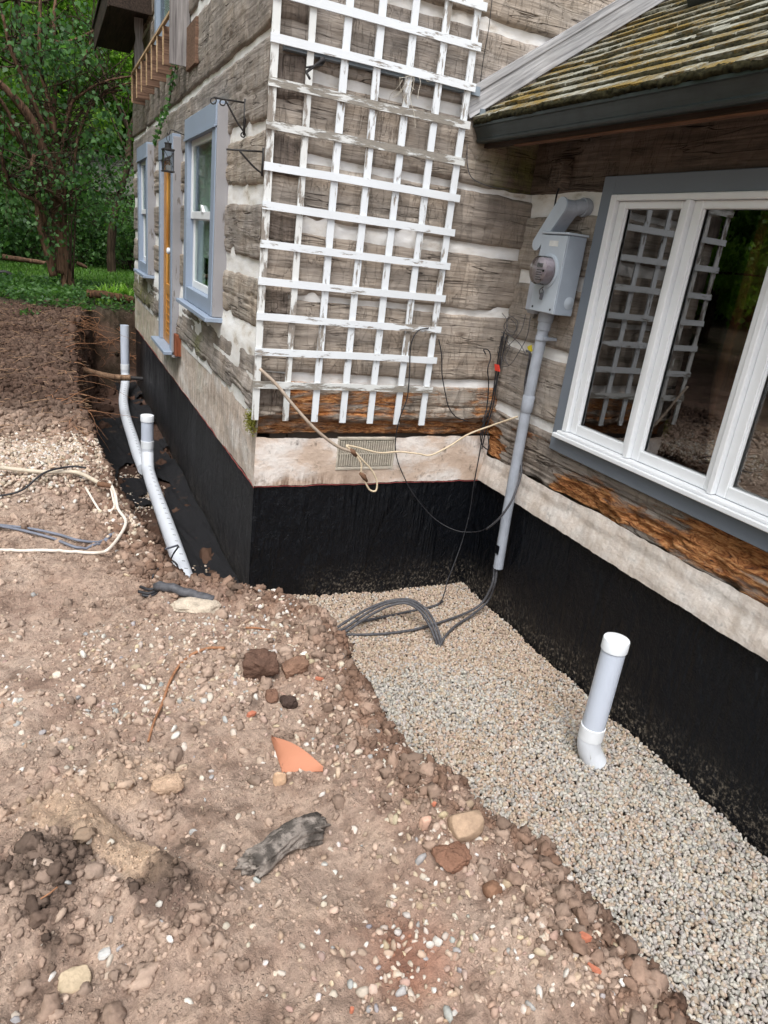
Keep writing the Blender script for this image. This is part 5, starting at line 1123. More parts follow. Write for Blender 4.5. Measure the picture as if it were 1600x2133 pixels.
def ropey(name, label, cat, P, r0, r1, mat, n=7, per=6, parent=None):
    s_ = spline(np.array(P), per); t = np.linspace(0, 1, len(s_)); rr2 = (r0*(1-t)+r1*t)*(1+.16*fbm(t*18, 1, 0, len(P), 2)); o = MB().tube(s_, rr2, n).build(name, mat, parent, True)
    return meta(o, label, cat) if label else o
ropey('root', 'curved pale orange root lying on the pebbles', 'root', on_ground([(309, 1548), (322, 1505), (338, 1470), (352, 1428), (372, 1392), (400, 1367), (435, 1354), (468, 1354)], .008), .004, .0062, M['root'])
ropey('wood_splinter', 'reddish wood splinter above the largest clod', 'splinter', on_ground([(512, 1311), (535, 1312), (562, 1316)], .008), .005, .003, M['root'])
ropey('wood_splinter', 'short tan twig on the dark soil mound', 'splinter', on_ground([(86, 1892), (105, 1880), (121, 1867)], .03), .002, .002, M['root'])

# left edge cables lying on the ground
gpt = lambda L, h=.01: [gp(a, b)+np.array([0, 0, h]) for a, b in L]
def lifted(P, r):
    P = spline(np.array(P), 7); P[:, 2] = np.maximum(P[:, 2], gh(P[:, 0], P[:, 1])+r*.9); return P
def gcable(name, label, pts, r, mat, cat='cable', extra=None):
    mb_ = MB(); mb_.tube(lifted(pts, r), r, 8)
    for e in (extra or []): mb_.tube(lifted(e, r), r, 8)
    return meta(mb_.build(name, mat, None, True), label, cat)
A0 = gp(0, 992); A1 = gp(90, 1000)
gcable('sheathed_conduit', 'pale sheathed conduit reaching in from the left over the gravel heap', [A0+[0, 0, .05], A1+[0, 0, .05], gp(160, 1004)+[0, 0, .06], at(214, 1010, 2, .02)], .0125, simple('pale_sheath', sr(196, 184, 166), .65, .2, .15, 30), 'conduit')
ropey('rope_knot', 'taped brown end of the pale sheathed conduit', 'knot', [at(205, 1008, 2, .02), at(218, 1010, 2, .02), at(232, 1012, 2, .015)], .016, .014, M['root_dark'], 9)
gcable('white_cable', 'white cable curving from the conduit end down along the left edge', [at(228, 1003, 2, .02), at(240, 1030, 2, .0), at(246, 1060, 2, -.04), at(262, 1086, 2, -.06), at(250, 1115, 2, -.08), at(225, 1145, 2, -.08), gp(200, 1156)+[0, 0, .012], gp(150, 1154)+[0, 0, .012], gp(90, 1151)+[0, 0, .012], gp(40, 1152)+[0, 0, .012], gp(-20, 1150)+[0, 0, .012]], .0085, M['white_cable'])
gcable('white_cable', 'pair of white cables hanging from the conduit end into the trench', [at(230, 1010, 2, .01), at(236, 1040, 2, -.03), at(244, 1075, 2, -.12), at(252, 1110, 2, -.25), at(266, 1145, 2, -.38), at(280, 1172, 2, -.46)], .0065, M['white_cable'], extra=[[at(226, 1006, 2, .01), at(240, 1035, 2, -.02), at(238, 1070, 2, -.1), at(258, 1100, 2, -.2), at(246, 1130, 2, -.3), at(270, 1168, 2, -.42)], [at(178, 1015, 2, -.02), at(205, 1060, 2, -.08), at(235, 1105, 2, -.2), at(262, 1140, 2, -.34)]])
gcable('black_cable', 'black cable lying over the left soil edge below the gravel heap', [gp(-10, 1042)+[0, 0, .02], gp(45, 1032)+[0, 0, .03], gp(95, 1008)+[0, 0, .07], gp(150, 1000)+[0, 0, .085], gp(180, 1003)+[0, 0, .085]], .006, M['black_cable'])
gcable('grey_cable', 'two blue grey cables running from the left edge towards the pipe', [gp(-20, 1096)+[0, 0, .012], gp(60, 1105)+[0, 0, .012], gp(120, 1118)+[0, 0, .014], gp(170, 1132)+[0, 0, .014], at(250, 1134, 2, -.18), at(290, 1140, 2, -.38), at(330, 1146, 2, -.50), at(370, 1136, 2, -.56)], .0072, simple('blue_grey_cable', sr(116, 120, 132), .5), extra=[[gp(-20, 1099)+[0, 0, .02], gp(50, 1110)+[0, 0, .012], gp(110, 1126)+[0, 0, .012], gp(160, 1145)+[0, 0, .012], at(230, 1153, 2, -.2), at(280, 1162, 2, -.38)]])
gcable('black_cable', 'black cables looping over the end of the slotted pipe', [at(245, 1163, 2, -.30), at(280, 1163, 2, -.42), at(320, 1162, 2, -.52), at(355, 1166, 2, -.56), at(370, 1180, 2, -.58), at(362, 1200, 2, -.58), at(345, 1225, 2, -.42), at(330, 1238, 2, -.30), at(312, 1236, 2, -.22)], .0058, M['black_cable'],
       extra=[[at(275, 1130, 2, -.36), at(298, 1150, 2, -.46), at(305, 1172, 2, -.5), at(330, 1172, 2, -.54), at(352, 1182, 2, -.56), at(358, 1205, 2, -.50), at(340, 1235, 2, -.32), at(318, 1246, 2, -.22)], [at(372, 1138, 2, -.58), at(358, 1160, 2, -.58), at(345, 1200, 2, -.5), at(330, 1222, 2, -.34)]])
p0, p1 = gp(325, 1236), gp(445, 1258)
gcable('duct', 'black duct stub with cut cables poking out of the soil', [p0+[0, 0, .03], (p0+p1)/2+[0, 0, .028], p1+[0, 0, .002]], .022, M['grey_cable'], 'duct')
gcable('cable_ends', 'three cut cable ends in the mouth of the black duct', [at(292, 1222, 2, -.09), at(312, 1228, 2, -.09), p0+[.02, 0, .035]], .007, M['black_cable'], 'cable', extra=[[at(288, 1232, 2, -.1), at(310, 1236, 2, -.1), p0+[.02, 0, .022]], [at(296, 1240, 2, -.11), at(314, 1241, 2, -.11), p0+[.02, .0, .012]]])
# hanging roots over the far trench
rt = MB(); r_ = np.random.default_rng(77)
for i in range(60):
    y_ = r_.uniform(1.1, 6.8); x_ = np.interp(y_, [.7, 1.5, 2.6, 3.8, 5.4, 6.7, 7.1], [-.84, -.9, -.93, -.9, -.85, -.7, -.62])-r_.uniform(-.02, .2); z_ = float(gh(x_, y_))+.01
    p = np.array([x_, y_, z_]); P = [p]; d_ = np.array([r_.normal()*.6+.5, r_.normal()*.8, r_.uniform(-.1, .35)])
    for k in range(r_.integers(3, 7)):
        p = p+d_*r_.uniform(.03, .085); g_ = float(gh(p[0], p[1])); p[2] = max(p[2], g_+.006); d_ = d_+r_.normal(size=3)*.35+np.array([.05, -.05, -.22]); P.append(p.copy())
    rt.tube(spline(P, 3), np.linspace(r_.uniform(.0018, .0045), .0008, (len(P)-1)*3+1), 4, False)
for i in range(26):      # roots in the end face of the pit
    x_ = r_.uniform(-.6, .0); z_ = r_.uniform(-.5, .1); p = np.array([x_, 7.10, z_]); P = [p]
    for k in range(5): p = p+np.array([r_.normal()*.07, -r_.uniform(.0, .03), -r_.uniform(-.02, .09)]); P.append(p.copy())
    rt.tube(spline(P, 3), np.linspace(.005, .0015, 16), 4, False)
meta(rt.build('roots', M['root'], None, True), 'fine broken roots hanging from the cut bank of the side trench', 'roots', kind='stuff')
gcable('old_pipe', 'rusty brown old pipe stub crossing behind the far riser', [at(172, 770, 1, 4.25), at(205, 779, 1, 4.3), at(240, 786, 1, 4.3), at(272, 787, 1, 4.3)], .034, bark_material('rusty_pipe', sr(90, 68, 54), sr(150, 122, 98)), 'pipe')
MB().tube([at(270, 787, 1, 4.3), at(298, 789, 1, 4.3)], .022, 12).build('pipe_end', M['iron'], bpy.data.objects['old_pipe'], 'auto')
# filter fabric laid along the side trench
ys = np.arange(.12, 6.9, .022); xs = np.linspace(-.80, -.012, 58); U, V_ = np.meshgrid(ys, xs, indexing='ij')
e = (V_+.42)/.40; zf = np.maximum(gh(V_.ravel(), U.ravel()).reshape(U.shape)+.004, -.838)
fold = .030*np.abs(fbm(V_*7, U*1.1, 0, 190, 3))+.02*(1-np.abs(fbm(V_*15+U*2, U*1.6, 0, 191, 2))*2)*.6+.010*fbm(V_*30, U*7, 0, 192, 2)
zf = np.minimum(zf, -.62)+fold+.05*ss(-.16, -.02, V_)*(1+.4*fbm(U*2, 1, 0, 193, 2)); hole = fbm(V_*2.2, U*1.2, 0, 194, 3)
ff = gridf(len(ys), 58); kf = (hole.ravel()[ff].mean(1) < .33) & ~((V_.ravel()[ff].mean(1) < -.35+.1*fbm(U.ravel()[ff].mean(1)*3, 1, 0, 195, 2)) & (U.ravel()[ff].mean(1) < 1.9)) & ~((V_.ravel()[ff].mean(1) < -.3) & (U.ravel()[ff].mean(1) > 4.9))
meta(mesh('filter_fabric', np.stack([V_, U, zf], -1).reshape(-1, 3), ff[kf][:, ::-1], M['fabric']), 'black filter fabric crumpled along the bottom of the side trench', 'fabric')

# ------------------------------------------------------------------ plants
def leaves(name, C_, N_, size, mat, parent=None, aspect=1.5, rnd=None, seed=1, fold=.25, smooth=False):
    """C_ (n,3) centres, N_ (n,3) outward/tip directions"""
    r_ = np.random.default_rng(seed); n = len(C_); t = N_+r_.normal(size=(n, 3))*.45; t /= np.linalg.norm(t, axis=1)[:, None]
    q = r_.normal(size=(n, 3)); q[:, 2] += 0; s_ = np.cross(t, q); s_ /= (np.linalg.norm(s_, axis=1)[:, None]+1e-9); nn = np.cross(s_, t)
    L_ = (size*np.ones(n))[:, None]; w_ = L_/aspect*.5
    P0 = C_; P1 = C_+t*L_*.38+s_*w_+nn*w_*fold; P2 = C_+t*L_; P3 = C_+t*L_*.38-s_*w_+nn*w_*fold
    V = np.stack([P0, P1, P2, P3], 1).reshape(-1, 3); F = np.arange(n*4).reshape(-1, 4); F = np.vstack([F[:, [0, 1, 2]], F[:, [0, 2, 3]]])
    rnd = r_.random(n) if rnd is None else rnd
    return mesh(name, V, F, mat, parent, smooth, attrs={'rnd': np.repeat(rnd, 4)})
def crown_points(rr, n, centre, radii, clusters, spread):
    c = rr.normal(size=(clusters, 3)); c /= np.linalg.norm(c, axis=1)[:, None]; c *= rr.random((clusters, 1))**.4; c = c*radii
    i = rr.integers(0, clusters, n); p = c[i]+rr.normal(size=(n, 3))*spread*np.array([1, 1, .6]); return p+centre, rr.random(clusters)[i]*.6
def tree(name, label, cat, base, h, crad, nleaf, seed, group, leaf=.11, mat='leaf_far', crown_z=.6, trunk_r=.12, low=.25):
    rr = np.random.default_rng(seed); root = empty(name, label, cat, base, group)
    mb_ = MB(); p = np.array([0., 0, -.1]); P = [p]; 
    for k in range(6): p = p+np.array([rr.normal()*.12, rr.normal()*.12, (h*.8)/6]); P.append(p.copy())
    s_ = spline(P, 4); mb_.tube(s_, np.linspace(trunk_r, trunk_r*.3, len(s_)), 9)
    for k in range(16):
        a = s_[rr.integers(5, len(s_))]; d_ = rr.normal(size=3); d_[2] = abs(d_[2])*.8+.2; d_ /= np.linalg.norm(d_); Q = [a]
        for j in range(4): d_ = d_+rr.normal(size=3)*.25; Q.append(Q[-1]+d_*crad*.24)
        mb_.tube(spline(Q, 3), np.linspace(trunk_r*.35, .008, 13), 5, False)
    o = mb_.build('trunk', M['bark_dark'], root, True)
    C_, rn = crown_points(rr, nleaf, np.array([0, 0, h*crown_z]), np.array([crad, crad, h*(1-low)*.5]), 90, .28)
    k = C_[:, 2] > .15; C_, rn = C_[k], rn[k]
    out = C_-np.array([0, 0, h*crown_z]); out /= np.linalg.norm(out, axis=1)[:, None]; out[:, 2] -= .3
    leaves('crown', C_, out, leaf*rr.uniform(.6, 1.3, len(C_)), M[mat], root, 1.4, np.clip(rn+rr.random(len(C_))*.4, 0, 1), seed); return root
t1 = tree('broadleaf_tree', 'bushy forest tree close behind the lilac on the left', 'tree', (-3.2, 14.0, .45), 7.5, 2.1, 26000, 201, 'trees of the dark wood', low=.05, crown_z=.52)
t2 = tree('broadleaf_tree', 'forest tree straight behind the shed', 'tree', (.6, 20.5, .8), 9.5, 2.5, 26000, 202, 'trees of the dark wood', low=.05, crown_z=.52, leaf=.13)
t3 = tree('broadleaf_tree', 'slender forest tree seen between lilac and house', 'tree', (-.9, 17.0, .7), 9, 1.9, 20000, 203, 'trees of the dark wood', low=.15, crown_z=.58, leaf=.12)
spots = [('forest tree with pale leaves behind the upper lilac stems', -2.6, 19.5, 1.0, t2), ('tall forest tree beyond the shed roof', 2.4, 17.5, 2.1, t1), ('forest tree left of the lilac, mirrored in the window', -5.2, 10.5, .6, t1), ('forest tree beside the lawn edge, mirrored in the window', -7.2, 7.0, 1.6, t3),
         ('forest tree at the far left of the clearing', -8.6, 3.4, 2.2, t1), ('forest tree behind the spoil heap, out to the left', -8.8, -.4, 3.0, t2), ('forest tree on the left side of the yard', -9.0, -4.5, .9, t1), ('forest tree at the back of the lawn', -5.0, 16.5, 2.6, t2), ('forest tree at the back left of the lawn', -7.8, 13.0, .3, t1), ('forest tree deep in the wood behind the shed', 4.6, 20.0, 1.4, t2), ('forest tree at the left rear of the yard', -10.5, 9.0, 2.8, t2), ('forest tree behind the others at the left rear', -11, 2.0, .7, t3)]
for lab, x_, y_, rz, src in spots:
    o = copy_thing(src); o.location = (x_, y_, float(gh(x_, y_))); o.rotation_euler.z = rz; o['label'] = lab; o.scale = (1, 1, random.uniform(.9, 1.1))
# distant wood, one leafy mass
rr = np.random.default_rng(301); n = 90000; a = rr.uniform(rad(60), rad(205), n); R_ = rr.uniform(19, 25, n); hh = rr.random(n)**.8*12.5
bx_ = np.cos(a)*R_+0; by_ = np.sin(a)*R_+4; keep = fbm(a*14, hh*.7, R_*.5, 302, 3) > -.22; C_ = np.c_[bx_, by_, hh+.4][keep]
meta(leaves('distant_wood', C_, np.tile([0, 0, -.5], (len(C_), 1)), .30*rr.uniform(.6, 1.4, len(C_)), M['leaf_far'], None, 1.3, np.clip(.25+.5*ss(3, 9, C_[:, 2])+rr.random(len(C_))*.3, 0, 1), 303), 'dense dark wood closing off the garden', 'wood', kind='stuff')  # leaf colour brightens with height: light on the upper wood painted in
ta = np.linspace(rad(58), rad(207), 60); bk = []
V = np.array([(np.cos(q)*26, np.sin(q)*26+4, z_) for q in ta for z_ in (-1, 14)]); V2 = np.array([(np.cos(q)*26.4, np.sin(q)*26.4+4, z_) for q in ta for z_ in (-1, 14)])
F = [(2*i, 2*i+1, 2*i+3, 2*i+2) for i in range(59)]+[(120+2*i, 120+2*i+2, 120+2*i+3, 120+2*i+1) for i in range(59)]
meta(mesh('wood_backdrop', np.vstack([V, V2]), [tuple(f) for f in F], simple('dark_backdrop', (.012, .03, .012), .95, .05, .5, 1.5)), kind='structure')  # dark curved sheet closing the view behind the leaves

# lilac: many leaning stems from one base
lil = empty('lilac_tree', 'old many stemmed lilac with red brown bark beside the house', 'tree', (-.92, 8.9, .25)); Lb = np.array([-.92, 8.9, .25])
def lp(px, py, y_): return at(px, py, 1, y_)-Lb
stems = [([(140, 605, 8.9), (140, 570, 8.9), (125, 500, 8.9), (118, 440, 8.85), (112, 400, 8.8), (95, 330, 8.7), (70, 260, 8.6), (35, 210, 8.5), (-10, 165, 8.4)], .115, .05),
         ([(128, 570, 8.9), (128, 520, 8.9), (125, 440, 8.9), (128, 380, 8.9), (118, 320, 9.0), (110, 260, 9.0), (95, 215, 9.0)], .10, .045),
         ([(112, 575, 8.8), (103, 540, 8.8), (92, 500, 8.8), (82, 460, 8.8), (78, 400, 8.8), (70, 340, 8.75), (30, 280, 8.6), (-10, 235, 8.5)], .065, .035),
         ([(135, 480, 8.9), (130, 410, 8.95), (122, 330, 9.0), (112, 240, 9.1), (118, 150, 9.1), (112, 60, 9.2), (118, -30, 9.3)], .05, .02),
         ([(94, 470, 8.7), (92, 445, 8.6), (80, 422, 8.5), (52, 408, 8.4), (25, 392, 8.3), (12, 365, 8.2), (5, 330, 8.1), (-8, 300, 8.1)], .032, .02),
         ([(128, 420, 8.8), (105, 400, 8.6), (88, 385, 8.5), (72, 362, 8.45), (66, 345, 8.4), (72, 322, 8.4)], .045, .03),
         ([(125, 350, 8.9), (135, 270, 8.9), (150, 215, 8.9), (165, 200, 8.85), (195, 180, 8.8), (235, 165, 8.7), (280, 158, 8.6)], .03, .012),
         ([(132, 330, 9.0), (145, 280, 9.0), (165, 240, 9.0), (190, 210, 8.9), (230, 185, 8.8), (272, 172, 8.7)], .026, .010),
         ([(148, 430, 8.9), (155, 340, 8.9), (170, 260, 8.9), (205, 205, 8.8), (240, 190, 8.8), (272, 187, 8.7)], .024, .012),
         ([(120, 300, 8.9), (105, 220, 8.9), (85, 150, 8.9), (82, 80, 8.9), (85, -20, 9.0)], .04, .022),
         ([(100, 280, 8.8), (60, 190, 8.7), (25, 110, 8.6), (5, 30, 8.5)], .035, .02), ([(60, 330, 8.7), (20, 240, 8.5), (-10, 190, 8.4)], .035, .02),
         ([(25, 90, 9.0), (45, 78, 9.0), (85, 74, 9.0), (130, 88, 9.0), (180, 72, 9.0), (205, 55, 9.0)], .022, .014), ([(128, 330, 9.1), (150, 180, 9.1), (185, 100, 9.2), (200, 30, 9.2)], .03, .012),
         ([(152, 580, 8.85), (156, 480, 8.85), (158, 400, 8.85), (150, 320, 8.85), (140, 240, 8.9), (150, 130, 8.9)], .016, .010), ([(146, 560, 8.8), (149, 470, 8.8), (145, 420, 8.85), (155, 330, 8.9), (160, 230, 8.9)], .014, .009), ([(150, 585, 8.8), (148, 540, 8.8), (143, 470, 8.8), (146, 400, 8.85)], .012, .008), ([(139, 590, 8.75), (152, 450, 8.8), (175, 380, 8.8), (185, 300, 8.8)], .010, .006)]
for pts, r0, r1 in stems[:14]:
    ropey('trunk', None, None, [lp(*p) for p in pts], r0, r1, M['bark'], 10, 5, lil)
for pts, r0, r1 in stems[14:]: ropey('sucker', None, None, [lp(*p) for p in pts], r0, r1, M['bark_dark'], 6, 5, lil)
tw = MB(); rr = np.random.default_rng(401); allp = np.vstack([spline(np.array([lp(*p) for p in pts]), 6) for pts, _, _ in stems[1:14]]); tips = []
for i in range(420):
    p = allp[rr.integers(0, len(allp))]; 
    if p[2] < .9: continue
    d_ = rr.normal(size=3)*np.array([.8, .5, .6])+np.array([.05, -.1, .5]); P = [p]
    for k in range(5): d_ = d_+rr.normal(size=3)*.28; P.append(P[-1]+d_*rr.uniform(.07, .15))
    tw.tube(spline(P, 3), np.linspace(rr.uniform(.005, .011), .002, 16), 4, False); tips.append(P[-1]); tips.append(P[3])
tw.build('branches', M['bark_dark'], lil, True)
tips = np.array(tips); tips = tips[rr.random(len(tips)) < .30-.2*ss(2.0, 3.2, tips[:, 2])]; cl = np.repeat(tips, 9, 0)+rr.normal(size=(len(tips)*9, 3))*np.array([.09, .09, .07])
# the leafy sprays that hang in front of the stems
sp_list = [(45, 90, 95), (60, 100, 70), (80, 85, 70), (100, 120, 90), (115, 75, 60), (120, 100, 60), (130, 140, 70), (150, 115, 80), (175, 95, 55), (185, 125, 60), (160, 165, 60), (80, 170, 50), (95, 100, 50), (130, 55, 50), (150, 60, 50), (70, 325, 60), (90, 350, 45), (60, 310, 40), (95, 340, 40), (120, 375, 70), (150, 370, 70), (170, 395, 60), (140, 395, 60), (200, 420, 45), (220, 450, 30), (190, 350, 60), (175, 330, 60), (150, 300, 60), (160, 280, 50), (110, 430, 60), (125, 437, 40), (195, 300, 50), (230, 300, 45), (240, 320, 45), (200, 270, 50), (115, 510, 45), (100, 520, 30), (105, 495, 30), (30, 300, 30), (230, 400, 40), (210, 390, 40), (175, 450, 30), (105, 470, 20), (240, 250, 40), (225, 350, 40), (140, 200, 40), (40, 170, 40), (20, 40, 60), (60, 30, 60), (180, 30, 60), (0, 520, 30), (5, 500, 25), (215, 225, 45), (250, 290, 50), (205, 320, 50), (180, 360, 50), (95, 300, 40), (20, 420, 40), (40, 450, 40)]
cc = np.vstack([np.repeat([lp(a_, b_, 8.9+rr.normal()*.3)], int(k_*.85), 0)+rr.normal(size=(int(k_*.85), 3))*np.array([.13, .25, .10]) for a_, b_, k_ in sp_list])
CC = np.vstack([cl, cc]); dn = np.tile([.1, -.25, -.75], (len(CC), 1))
leaves('crown', CC, dn, .080*rr.uniform(.5, 1.25, len(CC)), M['leaf'], lil, 1.15, None, 402, .2)
# other stems in the shade
def far_trunk(label, x_, y_, h, r0, lean, seed):
    zb = float(gh(x_, y_)); root = empty('bare_tree', label, 'tree', (x_, y_, zb), 'shaded trunks beyond the lilac'); rr2 = np.random.default_rng(seed); P = [np.array([0, 0, -.1])]
    for k in range(6): P.append(P[-1]+np.array([lean+rr2.normal()*.08, rr2.normal()*.1, h/6]))
    ropey('trunk', None, None, P, r0, r0*.4, M['bark_dark'], 9, 4, root); b_ = MB()
    for k in range(9):
        d_ = rr2.normal(size=3); d_[2] = abs(d_[2]); Q = [P[rr2.integers(2, 6)]]
        for j in range(4): Q.append(Q[-1]+d_*.22+rr2.normal(size=3)*.08)
        b_.tube(spline(Q, 3), np.linspace(r0*.3, .006, 13), 5, False)
    b_.build('branches', M['bark_dark'], root, True)
far_trunk('dark forked trunk in front of the shed fence', .10, 12.6, 3.4, .10, .08, 501); far_trunk('thin dark trunk behind the lilac stems', -1.0, 13.2, 5.5, .10, -.05, 502); far_trunk('thin leaning trunk at the left of the lawn', -2.3, 12.0, 5.0, .09, .06, 503)
def shrub(label, x_, y_, r0, seed):
    rr2 = np.random.default_rng(seed); zb = float(gh(x_, y_)); root = empty('shrub', label, 'shrub', (x_, y_, zb), 'shrubs before the dark fence'); b_ = MB(); tp = []
    for k in range(26):
        d_ = rr2.normal(size=3)*np.array([.6, .6, .3])+np.array([0, 0, 1.]); Q = [np.array([rr2.normal()*.05, rr2.normal()*.05, -.05])]
        for j in range(5): d_ = d_+rr2.normal(size=3)*.25; Q.append(Q[-1]+d_*r0*.24)
        b_.tube(spline(Q, 3), np.linspace(.012, .003, 16), 5, False); tp += Q[2:]
    b_.build('branches', M['bark_dark'], root, True); q = np.repeat(np.array(tp), 42, 0); q = q+rr2.normal(size=q.shape)*.13*r0; q = q[q[:, 2] > .03]
    leaves('crown', q, np.tile([0, 0, -.3], (len(q), 1)), .085*rr2.uniform(.5, 1.2, len(q)), M['leaf_low'], root, 1.5, None, seed)
shrub('dark leafy shrub against the fence beside the cabin corner', .55, 13.6, 1.1, 951); shrub('leafy shrub against the fence behind the forked trunk', -.25, 13.9, .9, 952); shrub('low shrub at the back of the lawn left of the lilac', -1.75, 13.2, 1.0, 953)
# shed and board fence at the back
shed = empty('garden_shed', 'low grey shingled shed half hidden behind the leaves', 'shed', (.7, 16.5, .5))
sh = MB(); z0_ = 0; sh.box(-1.1, 1.4, -.6, 1.8, -.3, 1.45); part(MB().box(-.4, 2.1, 15.9, 18.3, .2, 1.95), 'wall', M['wood_dark'], shed)
rf_ = MB()
for k in range(9): 
    y_ = 15.6+k*.17; z_ = 1.98+k*.1; rf_.hexa([(-.7, y_, z_), (2.4, y_, z_), (2.4, y_+.24, z_+.14), (-.7, y_+.24, z_+.14), (-.7, y_, z_+.03), (2.4, y_, z_+.03), (2.4, y_+.24, z_+.15), (-.7, y_+.24, z_+.15)])
part(rf_, 'roof', simple('grey_shed_roof', sr(92, 92, 86), .9, .1, .25, 18), shed)
fn = empty('board_fence', 'dark vertical board fence beyond the lawn beside the cabin', 'fence', (.6, 14.9, .5)); fb = MB()
for i in range(26): x_ = -.15+i*.13; fb.box(x_, x_+.115, 14.9, 14.925, .4, 1.9+.03*math.sin(i*2.3))
part(fb, 'fence_boards', M['wood_dark'], fn); part(MB().box(-.15, 3.2, 14.926, 14.99, .75, .85).box(-.15, 3.2, 14.926, 14.99, 1.55, 1.65), 'rail', M['wood_dark'], fn)
# lawn grass
def blades(name, x, y, h, mat, seed, w_=.006, lean=.35, label=None, cat=None, kind='stuff', parent=None, zoff=0.0):
    r_ = np.random.default_rng(seed); n = len(x); z_ = gh(x, y)+zoff; a = r_.uniform(0, 2*np.pi, n); d_ = np.stack([np.cos(a), np.sin(a)], -1); l = r_.uniform(.2, 1, n)[:, None]*lean
    s_ = np.stack([-d_[:, 1], d_[:, 0]], -1)*w_*r_.uniform(.6, 1.3, n)[:, None]; b = np.c_[x, y, z_]; hh = (h*r_.uniform(.5, 1.2, n))[:, None]
    V = np.stack([b+np.c_[s_, np.zeros(n)], b-np.c_[s_, np.zeros(n)], b+np.c_[d_*l*hh*.4-s_*.8, hh*.6], b+np.c_[d_*l*hh*.4+s_*.8, hh*.6], b+np.c_[d_*l*hh*1.2, hh*.92]], 1).reshape(-1, 3)
    i = np.arange(n)*5; F = np.vstack([np.stack([i, i+1, i+2], -1), np.stack([i, i+2, i+3], -1), np.stack([i+3, i+2, i+4], -1)])
    return meta(mesh(name, V, F, mat, parent, attrs={'rnd': np.repeat(r_.random(n), 5)}), label, cat, kind=kind)
rr = np.random.default_rng(601); n = 42000; gx2 = rr.uniform(-4.5, 1.6, n); gy2 = 8.6+rr.random(n)**1.3*6.6
blades('lawn_grass', gx2, gy2, .075, M['grass'], 602, .007, .6, 'short shaded lawn behind the lilac', 'grass')
# ground cover along the top of the bank
n = 9000; x_ = rr.uniform(-3.2, .05, n); y_ = rr.uniform(6.9, 9.6, n); k = (fbm(x_*1.8, y_*1.8, 0, 603, 3) > -.18) & ~((x_ > -.66) & (y_ < 7.3)) & ~((x_ > -.5) & (y_ > 7.5) & (y_ < 8.6)); x_, y_ = x_[k], y_[k]; zz = gh(x_, y_)+rr.random(len(x_))**1.2*.16*(1+.5*(y_ < 8))
meta(leaves('ground_cover', np.c_[x_, y_, zz], np.c_[rr.normal(size=(len(x_), 2))*.7, np.full(len(x_), .1)], .075*rr.uniform(.5, 1.3, len(x_)), M['leaf_low'], None, 1.7, None, 604), 'low dark green ground cover on top of the cut bank', 'ground cover', kind='stuff')
# straw, bark and twig litter on the spoil heap
lt = MB(); r_ = np.random.default_rng(78)
for i in range(900):
    y_ = r_.uniform(.4, 7.0); x_ = r_.uniform(-3.0, -.75)
    if lipdist(np.array([x_]), np.array([y_]))[0] > .05: continue
    a = r_.uniform(0, math.pi); l = r_.gamma(2, .02)+.01; z_ = float(gh(x_, y_))+.022; d_ = np.array([math.cos(a), math.sin(a), r_.normal()*.2])*l
    lt.tube([np.array([x_, y_, z_])-d_, np.array([x_, y_, z_+.004]), np.array([x_, y_, z_])+d_], r_.uniform(.0012, .003), 4, False)
meta(lt.build('litter', simple('straw_litter', sr(150, 122, 98), .9, .1, .35, 8), None), 'pale straw and twig litter strewn over the spoil heap', 'litter', kind='stuff')
# strap leaved clumps
def clump(name, label, c, nl, L_, seed, group=None):
    rr2 = np.random.default_rng(seed); mb_ = MB(); V = []; F = []; rn = []
    for i in range(nl):
        a = rr2.uniform(0, 2*math.pi); l = L_*rr2.uniform(.6, 1.1); b = np.array([rr2.normal()*.03, rr2.normal()*.03, 0]); d_ = np.array([math.cos(a), math.sin(a), 0]); s_ = np.array([-d_[1], d_[0], 0])*.015; o_ = len(V); lean = rr2.uniform(.25, .9)
        for k in range(6):
            t = k/5; p = b+d_*lean*l*t*t*.9+np.array([0, 0, l*(t-.5*lean*t*t*t)]); w2 = (1-t**2)*1.0+.05; V += [p+s_*w2, p-s_*w2]
        F += [(o_+2*k, o_+2*k+1, o_+2*k+3, o_+2*k+2) for k in range(5)]; rn += [.55+.45*rr2.random()]*12
    o = mesh(name, np.array(V)+np.array(c), np.array(F), M['strap'], attrs={'rnd': np.array(rn)}); return meta(o, label, 'plant', group)
for i, (px, py, lab) in enumerate([(205, 600, 'bright daylily clump nearest the lilac'), (225, 605, 'daylily clump in the middle of the row'), (245, 600, 'daylily clump before the black pot arch'), (265, 603, 'daylily clump against the cabin corner')]):
    p = at(px, py, 1, 7.9+.08*i); clump('daylily', lab, (p[0], p[1], float(gh(p[0], p[1]))), 34, .42, 700+i, 'daylilies along the log edging')
def arch(label, px, py, y_, r_):
    p = at(px, py, 1, y_); z_ = float(gh(p[0], p[1])); P = [(p[0]+r_*math.cos(q), p[1], z_+r_*math.sin(q)) for q in np.linspace(0, math.pi, 14)]
    o = MB().tube(P, .035, 10).build('plant_pot', M['iron'], None, True); mb_ = MB().lathe((p[0], p[1]+.02, z_), (0, 1, 0), [(0, r_), (.22, r_*.85), (.22, r_*.8), (.02, r_*.93)], 20).build('pot_wall', simple('black_pot', sr(22, 24, 26), .6), o, 'auto'); return meta(o, label, 'plant pot', 'tipped over black pots')
arch('black pot tipped over on the lawn behind the daylilies', 238, 588, 9.3, .11); arch('black pot tipped over at the left end of the lawn', 8, 562, 9.6, .15)
